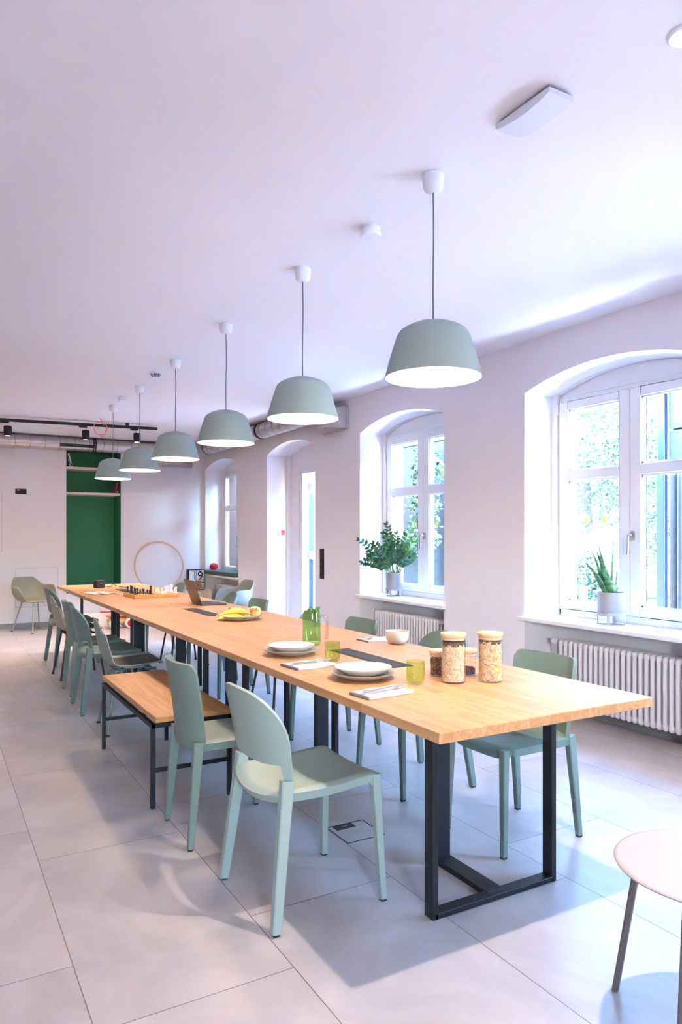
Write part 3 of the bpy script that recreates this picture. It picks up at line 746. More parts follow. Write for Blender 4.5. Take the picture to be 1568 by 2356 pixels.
def smoke(loc, label, cone=False):
    t = thing('smoke_detector', label, 'smoke detector', loc, 0, 'smoke detectors on the ceiling')
    if not cone:
        build('body', MB().lathe([(0, 0), (.046, 0), (.047, -.004), (.047, -.02), (.049, -.021), (.050, -.040), (.046, -.046), (0, -.047)], 40), M['whiteplastic'], t)
        build('test_button', MB().lathe([(.011, -.047), (.013, -.0485), (.013, -.047)], 24).lathe([(0, -.0475), (.010, -.0475), (.010, -.046), (0, -.046)], 24), M['whiteplastic'], t)
    else:
        build('body', MB().lathe([(0, 0), (.062, 0), (.062, -.012), (.055, -.016), (0, -.016)], 36), M['whiteplastic'], t)
        build('grille_cage', MB().lathe([(.05, -.016), (.036, -.045), (0, -.045)], 10), M['seam'], t, smooth=0)
        mb = MB()
        for i in range(8):
            a = i * pi / 4; mb.tube([(.054 * cos(a), .054 * sin(a), -.014), (.034 * cos(a), .034 * sin(a), -.048)], .0035, 5)
        mb.lathe([(0, -.046), (.036, -.046), (.034, -.052), (0, -.053)], 24); build('cap', mb, M['whiteplastic'], t)
smoke((1.845, 2.94, H), 'white round smoke detector beside the nearest pendant ceiling cup')
smoke((1.778, 6.5, H), 'cone shaped smoke detector with slots above the fourth pendant lamp', True)
smoke((1.785, 7.80, H), 'smallest white smoke detector, farthest along the ceiling')

t = thing('emergency_light', 'white rectangular emergency lamp housing on the ceiling', 'emergency light', (1.818, 1.835, H))
build('base_plate', MB().bb(-.043, .055, -.108, .122, -.014, 0), M['black'], t, bevel=.002)
mb = MB(); P = []
ring_ = []
for i in range(13):
    u = -1 + i / 6; y = u * .128; z = -.030 - .016 * (1 - u * u) ** .8
    ring_.append([Vector((-.056, y, -.013)), Vector((-.056, y, z)), Vector((.054, y, z)), Vector((.054, y, -.013))])
mb.loft(ring_); build('housing', mb, M['housing'], t, smooth=30)
build('indicator', MB().lathe([(0, -.0275), (.003, -.0275), (.003, -.025), (0, -.025)], 8, (-.05, .118, 0)), M['gasket'], t)
CSPOT_W = 165
def ceiling_spot(x, y, label, first=None):
    if first:
        r = dup(first, (x, y, H), None, label)
        for ch in r.children:
            if ch.type == 'LIGHT': ch.data = ch.data.copy(); ch.data.energy = 70
        return r
    t = thing('ceiling_spotlight', label, 'spotlight', (x, y, H), 0, 'round ceiling spots')
    build('rim', MB().lathe([(.035, 0), (.05, 0), (.05, -.006), (.044, -.010), (.035, -.006)], 28), M['whiteplastic'], t)
    build('lens', MB().lathe([(0, -.001), (.036, -.001), (.036, -.005), (0, -.006)], 24), M['emit_spot'], t)
    li = bpy.data.lights.new('spot_beam', 'SPOT'); li.energy = CSPOT_W; li.color = (1, .86, .76); li.spot_size = radians(96); li.spot_blend = .7; li.shadow_soft_size = .03
    lo = bpy.data.objects.new('spot_beam', li); COL.objects.link(lo); lo.parent = t; lo.location = (0, 0, -.012)
    return t
cs = ceiling_spot(1.945, 1.345, 'glowing round ceiling spot cut by the upper right edge')
ceiling_spot(-.7, -.5, 'round ceiling spot above the camera, out of the photo', cs)
ceiling_spot(1.945, -.9, 'round ceiling spot behind the camera on the right', cs)
# ------------------------------------------------------------------ pendant lamps
LAMP_W = 8
def pendant(y, label, first=None, bend=0):
    if first: return dup(first, (1.8, y, H), None, label)
    t = thing('pendant_lamp', label, 'pendant lamp', (1.8, y, H), 0, 'row of sage pendant lamps over the table')
    zr = 2.0 - H
    build('ceiling_cup', MB().lathe([(0, 0), (.0425, 0), (.0455, -.004), (.0455, -.01), (.0405, -.052), (.036, -.064), (.026, -.071), (.006, -.0735), (0, -.0735)], 36), M['whiteplastic'], t)
    build('cord', MB().tube(smooth_path([(0, 0, -.07), (.002 + bend, 0, -.25), (-.001, 0, -.45), (0, 0, zr + .234)], 4), .0032, 8), M['cord'], t)
    pr = [(.0042, .240), (.012, .2365), (.078, .2215), (.128, .198), (.1485, .174), (.160, .140), (.1735, .098), (.2005, 0)]
    def sp(pr, n=4):
        P = smooth_path([(r, z, 0) for r, z in pr], n); return [(p.x, p.y) for p in P]
    out = sp(pr); inn = [(max(r - .0025, .001), z - .002 if z > .01 else z) for r, z in out]
    build('lamp_shade', MB().lathe([(r, z + zr) for r, z in out] + [(r, z + zr) for r, z in reversed(inn)], 64), M['lampshade'], t, smooth=60)
    build('shade_lining', MB().lathe([(r - .0012, z + zr - .0012) for r, z in inn if z > .001] + [(.1966, zr + .0005)], 64, caps=False), M['lampin'], t, smooth=60)
    build('bulb', MB().lathe([(0, zr + .115), (.020, zr + .12), (.030, zr + .142), (.022, zr + .166), (.013, zr + .18), (.013, zr + .215), (0, zr + .215)], 24), M['bulb'], t)
    li = bpy.data.lights.new('bulb_light', 'POINT'); li.energy = LAMP_W; li.color = (1, .74, .52); li.shadow_soft_size = .03
    lo = bpy.data.objects.new('bulb_light', li); COL.objects.link(lo); lo.parent = t; lo.location = (0, 0, zr + .082)
    return t
names = ['nearest and largest sage pendant lamp, above the muesli jars', 'second nearest sage pendant lamp, with slightly wavy cord', 'third sage pendant lamp from the camera, above the fruit plate',
         'fourth sage pendant lamp from the camera, above the laptop', 'fifth sage pendant lamp, second farthest, overlapping the green niche edge', 'farthest and smallest sage pendant lamp, before the niche shelves']
pl = pendant(2.383, names[0])
for i in range(1, 6): pendant(2.383 + 1.195 * i, names[i], pl)

# ------------------------------------------------------------------ tables
TX0, TX1, TZ1, TT = 1.315, 2.288, .760, .0345
YT = [1.709, 4.104, 6.601, 9.127]
def table(i, label):
    a, b = YT[i] + .0012, YT[i + 1] - .0012; cx, cy = (TX0 + TX1) / 2, (a + b) / 2
    t = thing('long_table', label, 'table', (cx, cy, 0), 0, 'wooden tables in one row'); hl = (b - a) / 2; w = (TX1 - TX0) / 2
    build('tabletop', MB().bb(-w, w, -hl, hl, TZ1 - TT, TZ1), M['oak'], t, bevel=.003)
    for s in (-1, 1):
        f = MB(); yo = s * (hl - .335); tp = TZ1 - TT
        for x in (-.2645, .3105):
            f.bb(x - .0125, x + .0125, yo - .025, yo + .025, 0, tp)
        f.bb(-.2645, .3105, yo - .025, yo + .025, 0, .020); f.bb(-.2645, .3105, yo - .025, yo + .025, tp - .012, tp)
        yi = yo - s * .335
        f.bb(-.002, .076, yi - .012, yi + .012, 0, tp); f.bb(-.002, .076, min(yo, yi), max(yo, yi), 0, .022); f.bb(.0, .074, min(yo, yi), max(yo, yi), tp - .012, tp)
        build('leg', f, M['black'], t, bevel=.002, seg=1)
    return t
T1 = table(0, 'nearest wooden table, with jars and plates, black steel legs')
T2 = table(1, 'middle wooden table, carrying the fruit plate and laptop')
T3 = table(2, 'farthest wooden table, carrying the chess board')
def slot(t, x0, x1, y0, y1):
    p = Vector(t.location); g = MB()
    g.bb(x0 - p.x, x1 - p.x, y0 - p.y, y1 - p.y, TZ1 - .004, TZ1 + .0012)
    o = build('cable_flap', g, M['calblack'], t, bevel=.0006)
    build('flap_panel', MB().bb(x0 + .016 - p.x, x1 - .028 - p.x, y0 + .012 - p.y, y1 - .012 - p.y, TZ1 + .0012, TZ1 + .0026), M['darkgrey'], o, smooth=0)
slot(T1, 1.782, 1.900, 2.660, 3.245); slot(T2, 1.775, 1.888, 5.075, 5.70); slot(T3, 1.775, 1.888, 7.55, 8.17)

# ------------------------------------------------------------------ bench at the table
t = thing('wooden_bench', 'low oak bench on thin black steel frame left of the table', 'bench', (1.155, 4.12, 0))
build('seat', MB().bb(-.2, .2, -.622, .622, .432, .46), M['oak_bench'], t, bevel=.004)
f = MB(); q = .011
for s in (-1, 1):
    f.bb(-.21, .21, s * .575 - q, s * .575 + q, .398, .42); f.bb(s * .2 - q, s * .2 + q, -.586, .586, .398, .42)
build('frame', f, M['black'], t, bevel=.002)
for sx in (-1, 1):
    for sy in (-1, 1):
        build('leg', MB().bb(sx * .2 - q, sx * .2 + q, sy * .575 - q, sy * .575 + q, 0, .40), M['black'], t, bevel=.002)
for sy in (-1, 1): build('stretcher', MB().bb(-.19, .19, sy * .575 - .009, sy * .575 + .009, .178, .197), M['black'], t, bevel=.002)
sp_ = MB()
for sx in (-1, 1):
    for sy in (-1, 1): sp_.bb(sx * .17 - .015, sx * .17 + .015, sy * .57 - .01, sy * .57 + .01, .42, .432)
build('spacer', sp_, M['chrome'], t)

# ------------------------------------------------------------------ chairs (local +X is the front)
def sm(a, b, x): x = max(0, min(1, (x - a) / (b - a))); return x * x * (3 - 2 * x)
def chair_legs(t, m, front, rear, zf, zr, sf=((.034, .036), (.024, .026)), sr=((.040, .036), (.024, .028))):
    for s in (-1, 1):
        (x0, y0_), (x1, y1_) = front
        build('leg', MB().bar((x0, s * y0_, zf), (x1, s * y1_, .008), *sf, rnd=.13), m, t, smooth=25)
        (x0, y0_), (x1, y1_) = rear
        build('leg', MB().bar((x0, s * y0_, zr), (x1, s * y1_, .008), *sr, rnd=.13), m, t, smooth=25)
    ft = [(front[1][0], s * front[1][1]) for s in (-1, 1)] + [(rear[1][0], s * rear[1][1]) for s in (-1, 1)]
    mb = MB()
    for x, y in ft: mb.bb(x - .010, x + .010, y - .011, y + .011, 0, .010)
    build('glide', mb, M['rubber'], t)

def dome_chair(label, m, loc, rz):
    t = thing('slotted_chair', label, 'chair', loc, rz, 'round-backed plastic chairs with a slot')
    # seat: saddle surface
    NU, NV = 25, 21; g = []
    for i in range(NU):
        u = i / (NU - 1); row = []
        for j in range(NV):
            v = -1 + 2 * j / (NV - 1)
            hw = .206 + .006 * sin(pi * u)
            xr = -.185 - .045 * (1 - v * v)               # rear edge bows backwards
            xf = .232 - .012 * v * v
            x = xr + (xf - xr) * u; y = hw * v
            z = .470 - .022 * (1 - v * v) * (1 - .25 * u) + .010 * sm(.5, 1, u) - .004 * sin(pi * min(1, u * 1.4)) - .030 * sm(.93, 1.0, u) ** 2 - .018 * sm(.10, 0, u) ** 2 - .012 * sm(.93, 1, abs(v))
            row.append((x, y, z))
        g.append(row)
    build('seat', MB().sheet(g, lambda i, j: .014 + .022 * max(sm(.86, 1, abs(-1 + 2 * j / (NV - 1))), sm(.90, 1, i / (NU - 1)), sm(.12, 0, i / (NU - 1)) * .7)), m, t, smooth=55)
    # backrest with posts: grid of columns with their own top and bottom
    NV = 61; NU = 18; g = []
    for j in range(NV):
        v = sin(pi / 2 * (-1 + 2 * j / (NV - 1))); av = abs(v)
        zt = .804 - .018 * av ** 2 - .155 * (1 - max(0, 1 - av ** 4.2) ** (1 / 2.2))
        zb = .556 - .010 * (1 - v * v) - .109 * sm(.865, .925, av)
        row = []
        for i in range(NU):
            z = zb + (zt - zb) * i / (NU - 1)
            q = (z - .45) / .35
            hw = .204 + .031 * sin(min(1.1, max(q, 0)) * pi * .60)
            x = -.192 - .052 * q - .012 * q * q + .030 * v * v + .040 * av ** 4 - .018
            row.append((x, hw * v, z))
        g.append(row)
    build('backrest', MB().sheet(g, .013, flip=True), m, t, smooth=50)
    chair_legs(t, m, ((.208, .188), (.222, .222)), ((-.160, .196), (-.222, .236)), .462, .50, sr=((.046, .034), (.034, .033)))
    return t

def panel_chair(label, m, loc, rz):
    t = thing('panel_back_chair', label, 'chair', loc, rz, 'square-backed plastic chairs')
    NU, NV = 17, 17; g = []
    for i in range(NU):
        u = i / (NU - 1); row = []
        for j in range(NV):
            v = -1 + 2 * j / (NV - 1)
            hw = .190; k = sm(.84, 1, u); x = -.205 + .432 * u - .030 * k * (abs(v) ** 6)
            z = .455 - .010 * (1 - v * v) * sm(0, .5, u) * (1 - k) - .022 * k ** 3 - .008 * sm(.9, 1, abs(v))
            row.append((x, hw * v * (1 - .03 * k), z))
        g.append(row)
    build('seat', MB().sheet(g, lambda i, j: .020 + .016 * max(sm(.8, 1, abs(-1 + 2 * j / (NV - 1))), sm(.85, 1, i / (NU - 1)))), m, t, smooth=55)
    NV, NU = 33, 16; g = []
    for j in range(NV):
        v = -1 + 2 * j / (NV - 1); av = abs(v)
        cr = max(0, av - .86) / .14
        zt = .792 - .030 * (1 - sqrt(max(0, 1 - cr * cr)))
        zb = .418 - .010 * (1 - v * v)
        row = []
        for i in range(NU):
            q = i / (NU - 1); z = zb + (zt - zb) * q; h = (z - .42) / .37
            hw = .190 + .006 * h
            x = -.208 - .028 * h - .022 * h * h + .030 * av ** 2 + .028 * av ** 5 - .012
            row.append((x, hw * v, z))
        g.append(row)
    build('backrest', MB().sheet(g, .016, flip=True), m, t, smooth=50)
    chair_legs(t, m, ((.208, .172), (.222, .184)), ((-.186, .174), (-.226, .190)), .447, .455, sr=((.046, .034), (.026, .026)))
    return t

def tube_legs(t, m, feet, top, zt):
    for (fx, fy), (tx, ty) in zip(feet, top):
        build('leg', MB().tube(smooth_path([(tx * .55, ty * .8, zt + .004), (tx * .95, ty * .98, zt - .004), (tx * 1.06, ty * 1.03, zt - .03), (fx, fy, .004)], 5), .0095, 10), m, t, smooth=60)
    mb = MB()
    for fx, fy in feet: mb.lathe([(0, 0), (.014, 0), (.014, .006), (.011, .014), (0, .014)], 10, (fx, fy, 0))
    build('glide', mb, M['rubber'], t)
    build('underframe', MB().bb(-.13, .13, -.02, .02, zt - .012, zt + .006).bb(-.13, -.10, -.15, .15, zt - .010, zt + .002).bb(.10, .13, -.15, .15, zt - .010, zt + .002), m, t, bevel=.002)

def shell_chair(label, m, ml, loc, rz, dark_sheet=True):
    t = thing('shell_chair', label, 'chair', loc, rz, 'one-piece shell chairs on tube legs')
    prof = smooth_path([(.215, 0, .438), (.17, 0, .452), (.06, 0, .444), (-.06, 0, .437), (-.145, 0, .452), (-.195, 0, .510), (-.222, 0, .60), (-.243, 0, .70), (-.258, 0, .785)], 5)
    wid = lambda q: (.205 + .02 * sin(pi * min(1, q / .45))) if q < .5 else None
    n = len(prof); g = []
    for i, p in enumerate(prof):
        q = i / (n - 1)
        if q < .5: hw = .185 + .045 * sm(0, .25, q)
        else: hw = .230 - .035 * sm(.5, .8, q) - .035 * sm(.75, 1, q)
        tip = max(sm(.90, 1.0, q) , sm(.08, 0, q) * .6)
        row = []
        for j in range(19):
            v = -1 + 2 * j / 18
            lift = .030 * v * v
            dz = lift * (1 - sm(.5, .75, q)); dx = lift * 1.3 * sm(.45, .7, q)
            z = p.z + dz; x = p.x + dx
            if q > .55: z -= .085 * (abs(v) ** 3) * sm(.82, 1, q)
            else: x -= .05 * (abs(v) ** 3) * sm(.18, 0, q)
            row.append((x, hw * v * (1 - .12 * tip * abs(v)), z))
        g.append(row)
    so = build('shell', MB().sheet(g, .007), m, t, smooth=60)
    if dark_sheet:
        gp = []
        for i, r in enumerate(g[:24]):
            gp.append([Vector(r[j]) * 1 + Vector((0, 0, .0)) for j in range(2, 17)])
        build('dark_seat_sheet', MB().sheet([[p + Vector((.0, 0, .006)) for p in r] for r in gp[1:21]], .005), M['seatdark'], t, smooth=60)  # dark sheet laid just above the shell seat
    tube_legs(t, ml, ((.205, .20), (.205, -.20), (-.19, .203), (-.19, -.203)), ((.14, .13), (.14, -.13), (-.12, .13), (-.12, -.13)), .425)
    return t

def arm_chair(label, m, ml, loc, rz):
    t = thing('shell_armchair', label, 'armchair', loc, rz, 'shell armchairs on tube legs')
    NT, NR = 64, 18; mb = MB(); vs = []
    def rim(th):                      # th: 0 at the back, pi at the front
        a = abs(th)
        h = .762 - .115 * sm(.45, 1.05, a); h = h - (h - .430) * sm(1.62, 2.25, a)
        R = .285 - .02 * sm(0, .8, a) * 0 + .015 * sin(min(a, pi / 2) * 2) - .055 * sm(1.9, 2.7, a)
        return h, R
    for i in range(NT):
        th = -pi + 2 * pi * i / NT; h, R = rim(th); d = (-cos(th), sin(th))
        for k in range(NR):
            s = k / (NR - 1); flat = .66
            if s < .45: r = R * flat * (s / .45); z = .435 + .006 * (s / .45) ** 2
            else:
                w = (s - .45) / .55; r = R * (flat + (1 - flat) * (1 - (1 - w) ** 2.2)); z = .441 + (h - .441) * w ** 1.45
            vs.append((r * d[0] - .01, r * d[1] * 1.03, z))
    fs = []
    for i in range(NT):
        for k in range(NR - 1):
            a, b = i * NR + k, ((i + 1) % NT) * NR + k; fs.append((a, b, b + 1, a + 1))
    mb.add(vs, fs)
    o = build('shell', mb, m, t, smooth=60)
    md = o.modifiers.new('thickness', 'SOLIDIFY'); md.thickness = .008; md.offset = 0
    tube_legs(t, ml, ((.235, .225), (.235, -.225), (-.215, .225), (-.215, -.225)), ((.13, .13), (.13, -.13), (-.12, .13), (-.12, -.13)), .424)
    return t

R_ = pi
dc = dome_chair('pale sage chair with slotted back, nearest on the left side', M['sage'], (1.228, 2.45, 0), radians(1))
def put(first, loc, rz, label, mp=None):
    o = dup(first, loc, rz, label)
    if mp: remat(o, mp)
    return o
pc = panel_chair('sage square-backed chair between the near chair and the bench', M['sagemid'], (1.198, 3.175, 0), radians(-1.5))
TEAL = {'sage_plastic': M['teal']}; DARK = {'sage_plastic': M['sage_dark'], 'sage_plastic_darker': M['sage_dark']}
put(dc, (1.215, 5.865, 0), radians(-1), 'blue-green slotted chair on left, just beyond the grey shell chair', TEAL)
put(dc, (1.325, 8.155, 0), radians(4), 'blue-green slotted chair farthest on the left side of the tables', TEAL)
put(pc, (1.255, 6.56, 0), 0, 'dusky square-backed chair on left, behind the blue-green slotted chair', DARK)
put(pc, (2.298, 2.456, 0), pi + radians(1), 'dark green square-backed chair at the near right table end', DARK)
put(dc, (2.312, 3.24, 0), pi, 'green slotted chair on the right, partly behind the tall jars', DARK)
put(pc, (2.295, 4.106, 0), pi, 'dark green square-backed chair on right, before the second radiator', DARK)
put(pc, (2.295, 5.846, 0), pi, 'dark green square-backed chair on right, before the open doorway', DARK)
put(dc, (2.305, 6.60, 0), pi - radians(8), 'grey-green slotted chair on right, beside the laptop and grey armchair', TEAL)
put(dc, (2.315, 8.24, 0), pi, 'green slotted chair on right, seen behind the laptop lid', DARK)
scg = shell_chair('grey shell chair with dark seat at the far end of the bench', M['greyshell'], M['greyleg'], (1.235, 5.16, 0), radians(-3))
BEI = {'grey_fibre_shell': M['beigeshell'], 'grey_green_steel': M['darkgrey']}
put(scg, (1.242, 7.32, 0), radians(2), 'beige shell chair on left between two blue-green chairs', BEI)
put(scg, (2.325, 4.93, 0), pi + radians(4), 'beige shell chair on right, behind the green pitcher', BEI)
put(scg, (2.335, 7.42, 0), pi, 'beige shell chair on right, before the block calendar', BEI)
arm_chair('olive shell armchair alone against the back wall on the left', M['oliveshell'], M['oliveleg'], (1.305, 11.06, 0), radians(-60))
arm_chair('grey shell armchair beside the doorway by the right wall', M['greyshell'], M['greyleg'], (3.45, 9.0, 0), radians(182))

# round stool, lower right
t = thing('round_stool', 'off-white round stool cut by the lower right corner', 'stool', (1.847, 1.199, 0))
build('seat', MB().lathe([(0, .4465), (.15, .4475), (.235, .4505), (.2465, .449), (.2495, .4445), (.247, .440), (.236, .437), (0, .434)], 72), M['stooltop'], t, smooth=60)
for i in range(4):
    a = radians(198 + i * 90)
    build('leg', MB().bar((.190 * cos(a), .190 * sin(a), .437), (.262 * cos(a), .262 * sin(a), 0), (.016, .030), (.016, .024), fwd=(cos(a), sin(a), 0)), M['stoolleg'], t, smooth=50)
build('underframe', MB().lathe([(.11, .424), (.13, .424), (.13, .437), (.11, .437)], 32), M['stoolleg'], t)

# floor hatch
t = thing('floor_hatch', 'square floor socket hatch in the tiles under the near table', 'floor hatch', (1.685, 2.815, 0))
fr = MB()
for r in ((-.098, -.094, -.098, .098), (.094, .098, -.098, .098), (-.094, .094, -.098, -.094), (-.094, .094, .094, .098)): fr.bb(r[0], r[1], r[2], r[3], 0, .0015)
build('hatch_rim', fr, M['gasket'], t, smooth=0)
build('pull_plate', MB().bb(-.07, .03, .046, .092, 0, .0018), M['darkgrey'], t, smooth=0)
build('pull_grip', MB().bb(-.036, -.004, .064, .072, .0018, .003), M['chrome'], t, smooth=0)

# ------------------------------------------------------------------ things on the tables
Z = TZ1 + .0004
def plate(name, label, loc, prof, m, cat, grp=None):
    o = build(name, MB().lathe(prof, 56), m, loc=loc, smooth=55); return tag(o, label, cat, grp)
PL = [(0, 0), (.070, 0), (.080, .004), (.125, .020), (.137, .027), (.139, .030), (.134, .030), (.120, .025), (.078, .010), (0, .008)]
BW = [(0, 0), (.055, 0), (.066, .005), (.098, .024), (.116, .037), (.118, .040), (.114, .040), (.094, .030), (.060, .011), (0, .007)]
P1 = [(r * 1.02, z) for r, z in PL]
for (x, y, la) in ((1.560, 3.228, 'farther stoneware plate, left of the green pitcher'), (1.556, 2.537, 'nearer stoneware plate, beside the napkin at table edge')):
    plate('dinner_plate', la, (x, y, Z), PL, M['ceramic'], 'plate', 'dinner plates')
for (x, y, la) in ((1.560, 3.228, 'shallow cream bowl stacked on the farther stoneware plate'), (1.556, 2.537, 'shallow cream bowl stacked on the nearer stoneware plate')):
    plate('shallow_bowl', la, (x, y, Z + .0083), BW, M['glaze'], 'bowl', 'shallow bowls')
plate('cereal_bowl', 'deep cream bowl on the far side of the near table', (2.214, 3.254, Z), [(0, 0), (.030, 0), (.036, .003), (.052, .012), (.061, .028), (.0635, .046), (.0635, .070), (.062, .072), (.060, .070), (.060, .046), (.057, .031), (.048, .016), (.03, .009), (0, .008)], M['glaze'], 'bowl')
def tumbler(x, y, la):
    o = build('drinking_glass', MB().lathe([(0, 0), (.026, 0), (.033, .004), (.0365, .014), (.0375, .05), (.0365, .090), (.0350, .0905), (.0350, .088), (.0355, .05), (.0345, .016), (.028, .010), (0, .009)], 40), M['tumbler'], loc=(x, y, Z), smooth=60)
    tag(o, la, 'glass', 'olive drinking glasses')
tumbler(1.642, 2.955, 'farther olive green tumbler, next to the green pitcher'); tumbler(1.679, 2.339, 'nearer olive green tumbler, left of the muesli jars')
t = thing('glass_pitcher', 'tall green glass pitcher with pale pink handle', 'pitcher', (1.790, 3.451, Z))
build('jug_body', MB().lathe([(0, 0), (.036, 0), (.046, .006), (.0495, .022), (.0495, .145), (.045, .168), (.0435, .19), (.048, .205), (.0465, .206), (.0415, .191), (.043, .168), (.0470, .143), (.0470, .024), (.042, .013), (0, .011)], 44), M['pitcherglass'], t, smooth=60)
rv = Vector((.868, -.496, 0))
build('handle', MB().tube(smooth_path([rv * .043 + Vector((0, 0, .150)), rv * .062 + Vector((0, 0, .158)), rv * .082 + Vector((0, 0, .140)), rv * .084 + Vector((0, 0, .09)), rv * .080 + Vector((0, 0, .03))], 5), .0085, 12), M['pinkglass'], t, smooth=60)

def jar(x, y, r, h, fill, m, la, name='cereal'):
    t = thing('storage_jar', la, 'jar', (x, y, Z), 0, 'glass storage jars with bamboo lids')
    build('glass_body', MB().lathe([(0, 0), (r - .004, 0), (r, .004), (r, h), (r - .0022, h), (r - .0022, .006), (0, .005)], 48), M['clearglass'], t, smooth=60)
    build('lid', MB().lathe([(0, h + .0005), (r + .001, h + .0005), (r + .002, h + .004), (r + .002, h + .010), (r, h + .012), (0, h + .012)], 48).lathe([(0, h - .016), (r - .005, h - .016), (r - .005, h + .0005), (0, h + .0005)], 40), M['bamboo'], t, smooth=40)
    build('seal_ring', MB().lathe([(r - .005, h - .013), (r - .0026, h - .012), (r - .0026, h - .008), (r - .005, h - .007)], 40), M['silicone'], t)
    # bumpy heap of flakes
    rr = random.Random(int(x * 1000)); pr = []
    n, k = 40, 16; vs = []
    top = fill
    for i in range(k + 1):
        for j in range(n):
            a = 2 * pi * j / n; z = .0065 + (top - .0065) * i / k
            q = r - .0042 - rr.random() * .0016
            vs.append((q * cos(a), q * sin(a), z + (rr.uniform(-.003, .003) if 0 < i < k else 0) + (rr.uniform(-.004, .006) if i == k else 0)))
    for i in range(1, 5):
        for j in range(n):
            a = 2 * pi * j / n; q = (r - .005) * (1 - i / 5); vs.append((q * cos(a), q * sin(a), top + .006 * sin(i) + rr.uniform(-.003, .004)))
    fs = [(i * n + j, i * n + (j + 1) % n, (i + 1) * n + (j + 1) % n, (i + 1) * n + j) for i in range(k + 4) for j in range(n)]
    fs += [tuple(range((k + 4) * n, (k + 5) * n)), tuple(reversed(range(n)))]
    mb = MB(); mb.add(vs, fs); o = build(name, mb, m, t, smooth=0); o['kind'] = 'stuff'
    return t
j1 = jar(1.830, 2.289, .0495, .186, .150, M['oats'], 'tall glass jar of pale rolled oats, left of the tall pair', 'rolled_oats')
j2 = jar(1.970, 2.228, .0495, .186, .158, M['granola'], 'tall glass jar of muesli with yellow fruit, rightmost jar', 'muesli')
j3 = jar(1.858, 2.423, .0375, .098, .074, M['darkcereal'], 'short glass jar of dark granola behind the oats jar', 'granola')
j4 = jar(1.976, 2.378, .0375, .098, .026, M['berries'], 'short, nearly empty glass jar between the two tall jars', 'dried_berries')
for t_, r_, z_, m_ in ((j1, .044, .150, M['darkcereal']), (j2, .044, .158, M['darkcereal'])):
    o = build('seed_layer', MB().lathe([(r_ - .002, z_ - .012), (r_ + .0008, z_ - .004), (r_ + .0004, z_ + .012), (.02, z_ + .015), (0, z_ + .013)], 24), m_, t_, smooth=0); o['kind'] = 'stuff'

def napkin(c, w, d, rz, la, layers=3):
    t = thing('napkin', la, 'napkin', (*c, Z), rz, 'folded grey napkins'); mb = MB(); rr = random.Random(int(c[1] * 100))
    g = []
    for i in range(13):
        row = []
        for j in range(9):
            x = -w / 2 + w * i / 12; y = -d / 2 + d * j / 8
            row.append((x + rr.uniform(-.001, .001), y + rr.uniform(-.001, .001), .0035 * layers + .0012 * sin(i * .9 + j * .4) + rr.uniform(0, .0006)))
        g.append(row)
    build('top_fold', MB().sheet(g, .0035), M['napkin'], t, smooth=60)
    for k in range(layers - 1):
        o_ = .002 * (k + 1)
        build('fold', MB().bb(-w / 2 - o_, w / 2 - .003, -d / 2 - o_, d / 2 + o_, .0035 * k, .0035 * k + .0031), M['napkin'], t, bevel=.001)
    build('hem', MB().bb(-w / 2 - .007, -w / 2 - .001, -d / 2 + .002, d / 2, .0, .009), M['napkinedge'], t, bevel=.002)
    return t
napkin((1.492, 2.899), .205, .150, radians(5), 'folded grey napkin beside the farther plate')
napkin((1.462, 2.248), .205, .118, radians(6), 'folded grey napkin beside the nearer plate')
napkin((2.195, 3.428), .190, .118, radians(2), 'folded napkin left of the deep cream bowl', 2)
def fork(loc, rz, la):
    t = MB(); z = 0
    g = []
    for x, w, z in ((-.095, .006, .004), (-.09, .0065, .004), (-.05, .004, .003), (0, .0026, .004), (.035, .0030, .007), (.05, .010, .007), (.062, .0118, .004), (.070, .0118, .003)):
        g.append([(x, -w, z), (x, -w * .3, z - .0007), (x, w * .3, z - .0007), (x, w, z)])
    t.sheet(g, .0016)
    for k in range(4):
        y = -.0100 + k * .00667; t.tube([(.069, y, .0024), (.085, y, .0026), (.104, y * .95, .007)], [.0015, .0014, .0007], 6)
    o = build('fork', t, M['steel'], loc=loc, rot=(0, 0, rz), smooth=50); return tag(o, la, 'fork', 'steel forks on napkins')
def knife(loc, rz, la):
    g = []
    for x, w0, w1 in ((-.10, -.004, .004), (-.02, -.0035, .0035), (0, -.004, .006), (.03, -.004, .0085), (.08, -.0035, .008), (.098, -.002, .003)):
        g.append([(x, w0, .002), (x, (w0 + w1) / 2, .0026), (x, w1, .002)])
    o = build('knife', MB().sheet(g, .0022), M['steel'], loc=loc, rot=(0, 0, rz), smooth=50); return tag(o, la, 'knife', 'steel knives on napkins')
NZ_ = Z + .0128
fork((1.510, 2.915, NZ_), radians(2), 'steel fork on the napkin by the farther plate'); knife((1.485, 2.885, NZ_ + .001), radians(6), 'steel knife on the napkin by the farther plate')
fork((1.478, 2.262, NZ_), radians(3), 'steel fork on the napkin by the nearer plate'); knife((1.455, 2.238, NZ_ + .001), radians(8), 'steel knife on the napkin by the nearer plate')
fork((2.20, 3.425, NZ_ - .0035), radians(186), 'steel fork on the napkin beside the deep cream bowl')

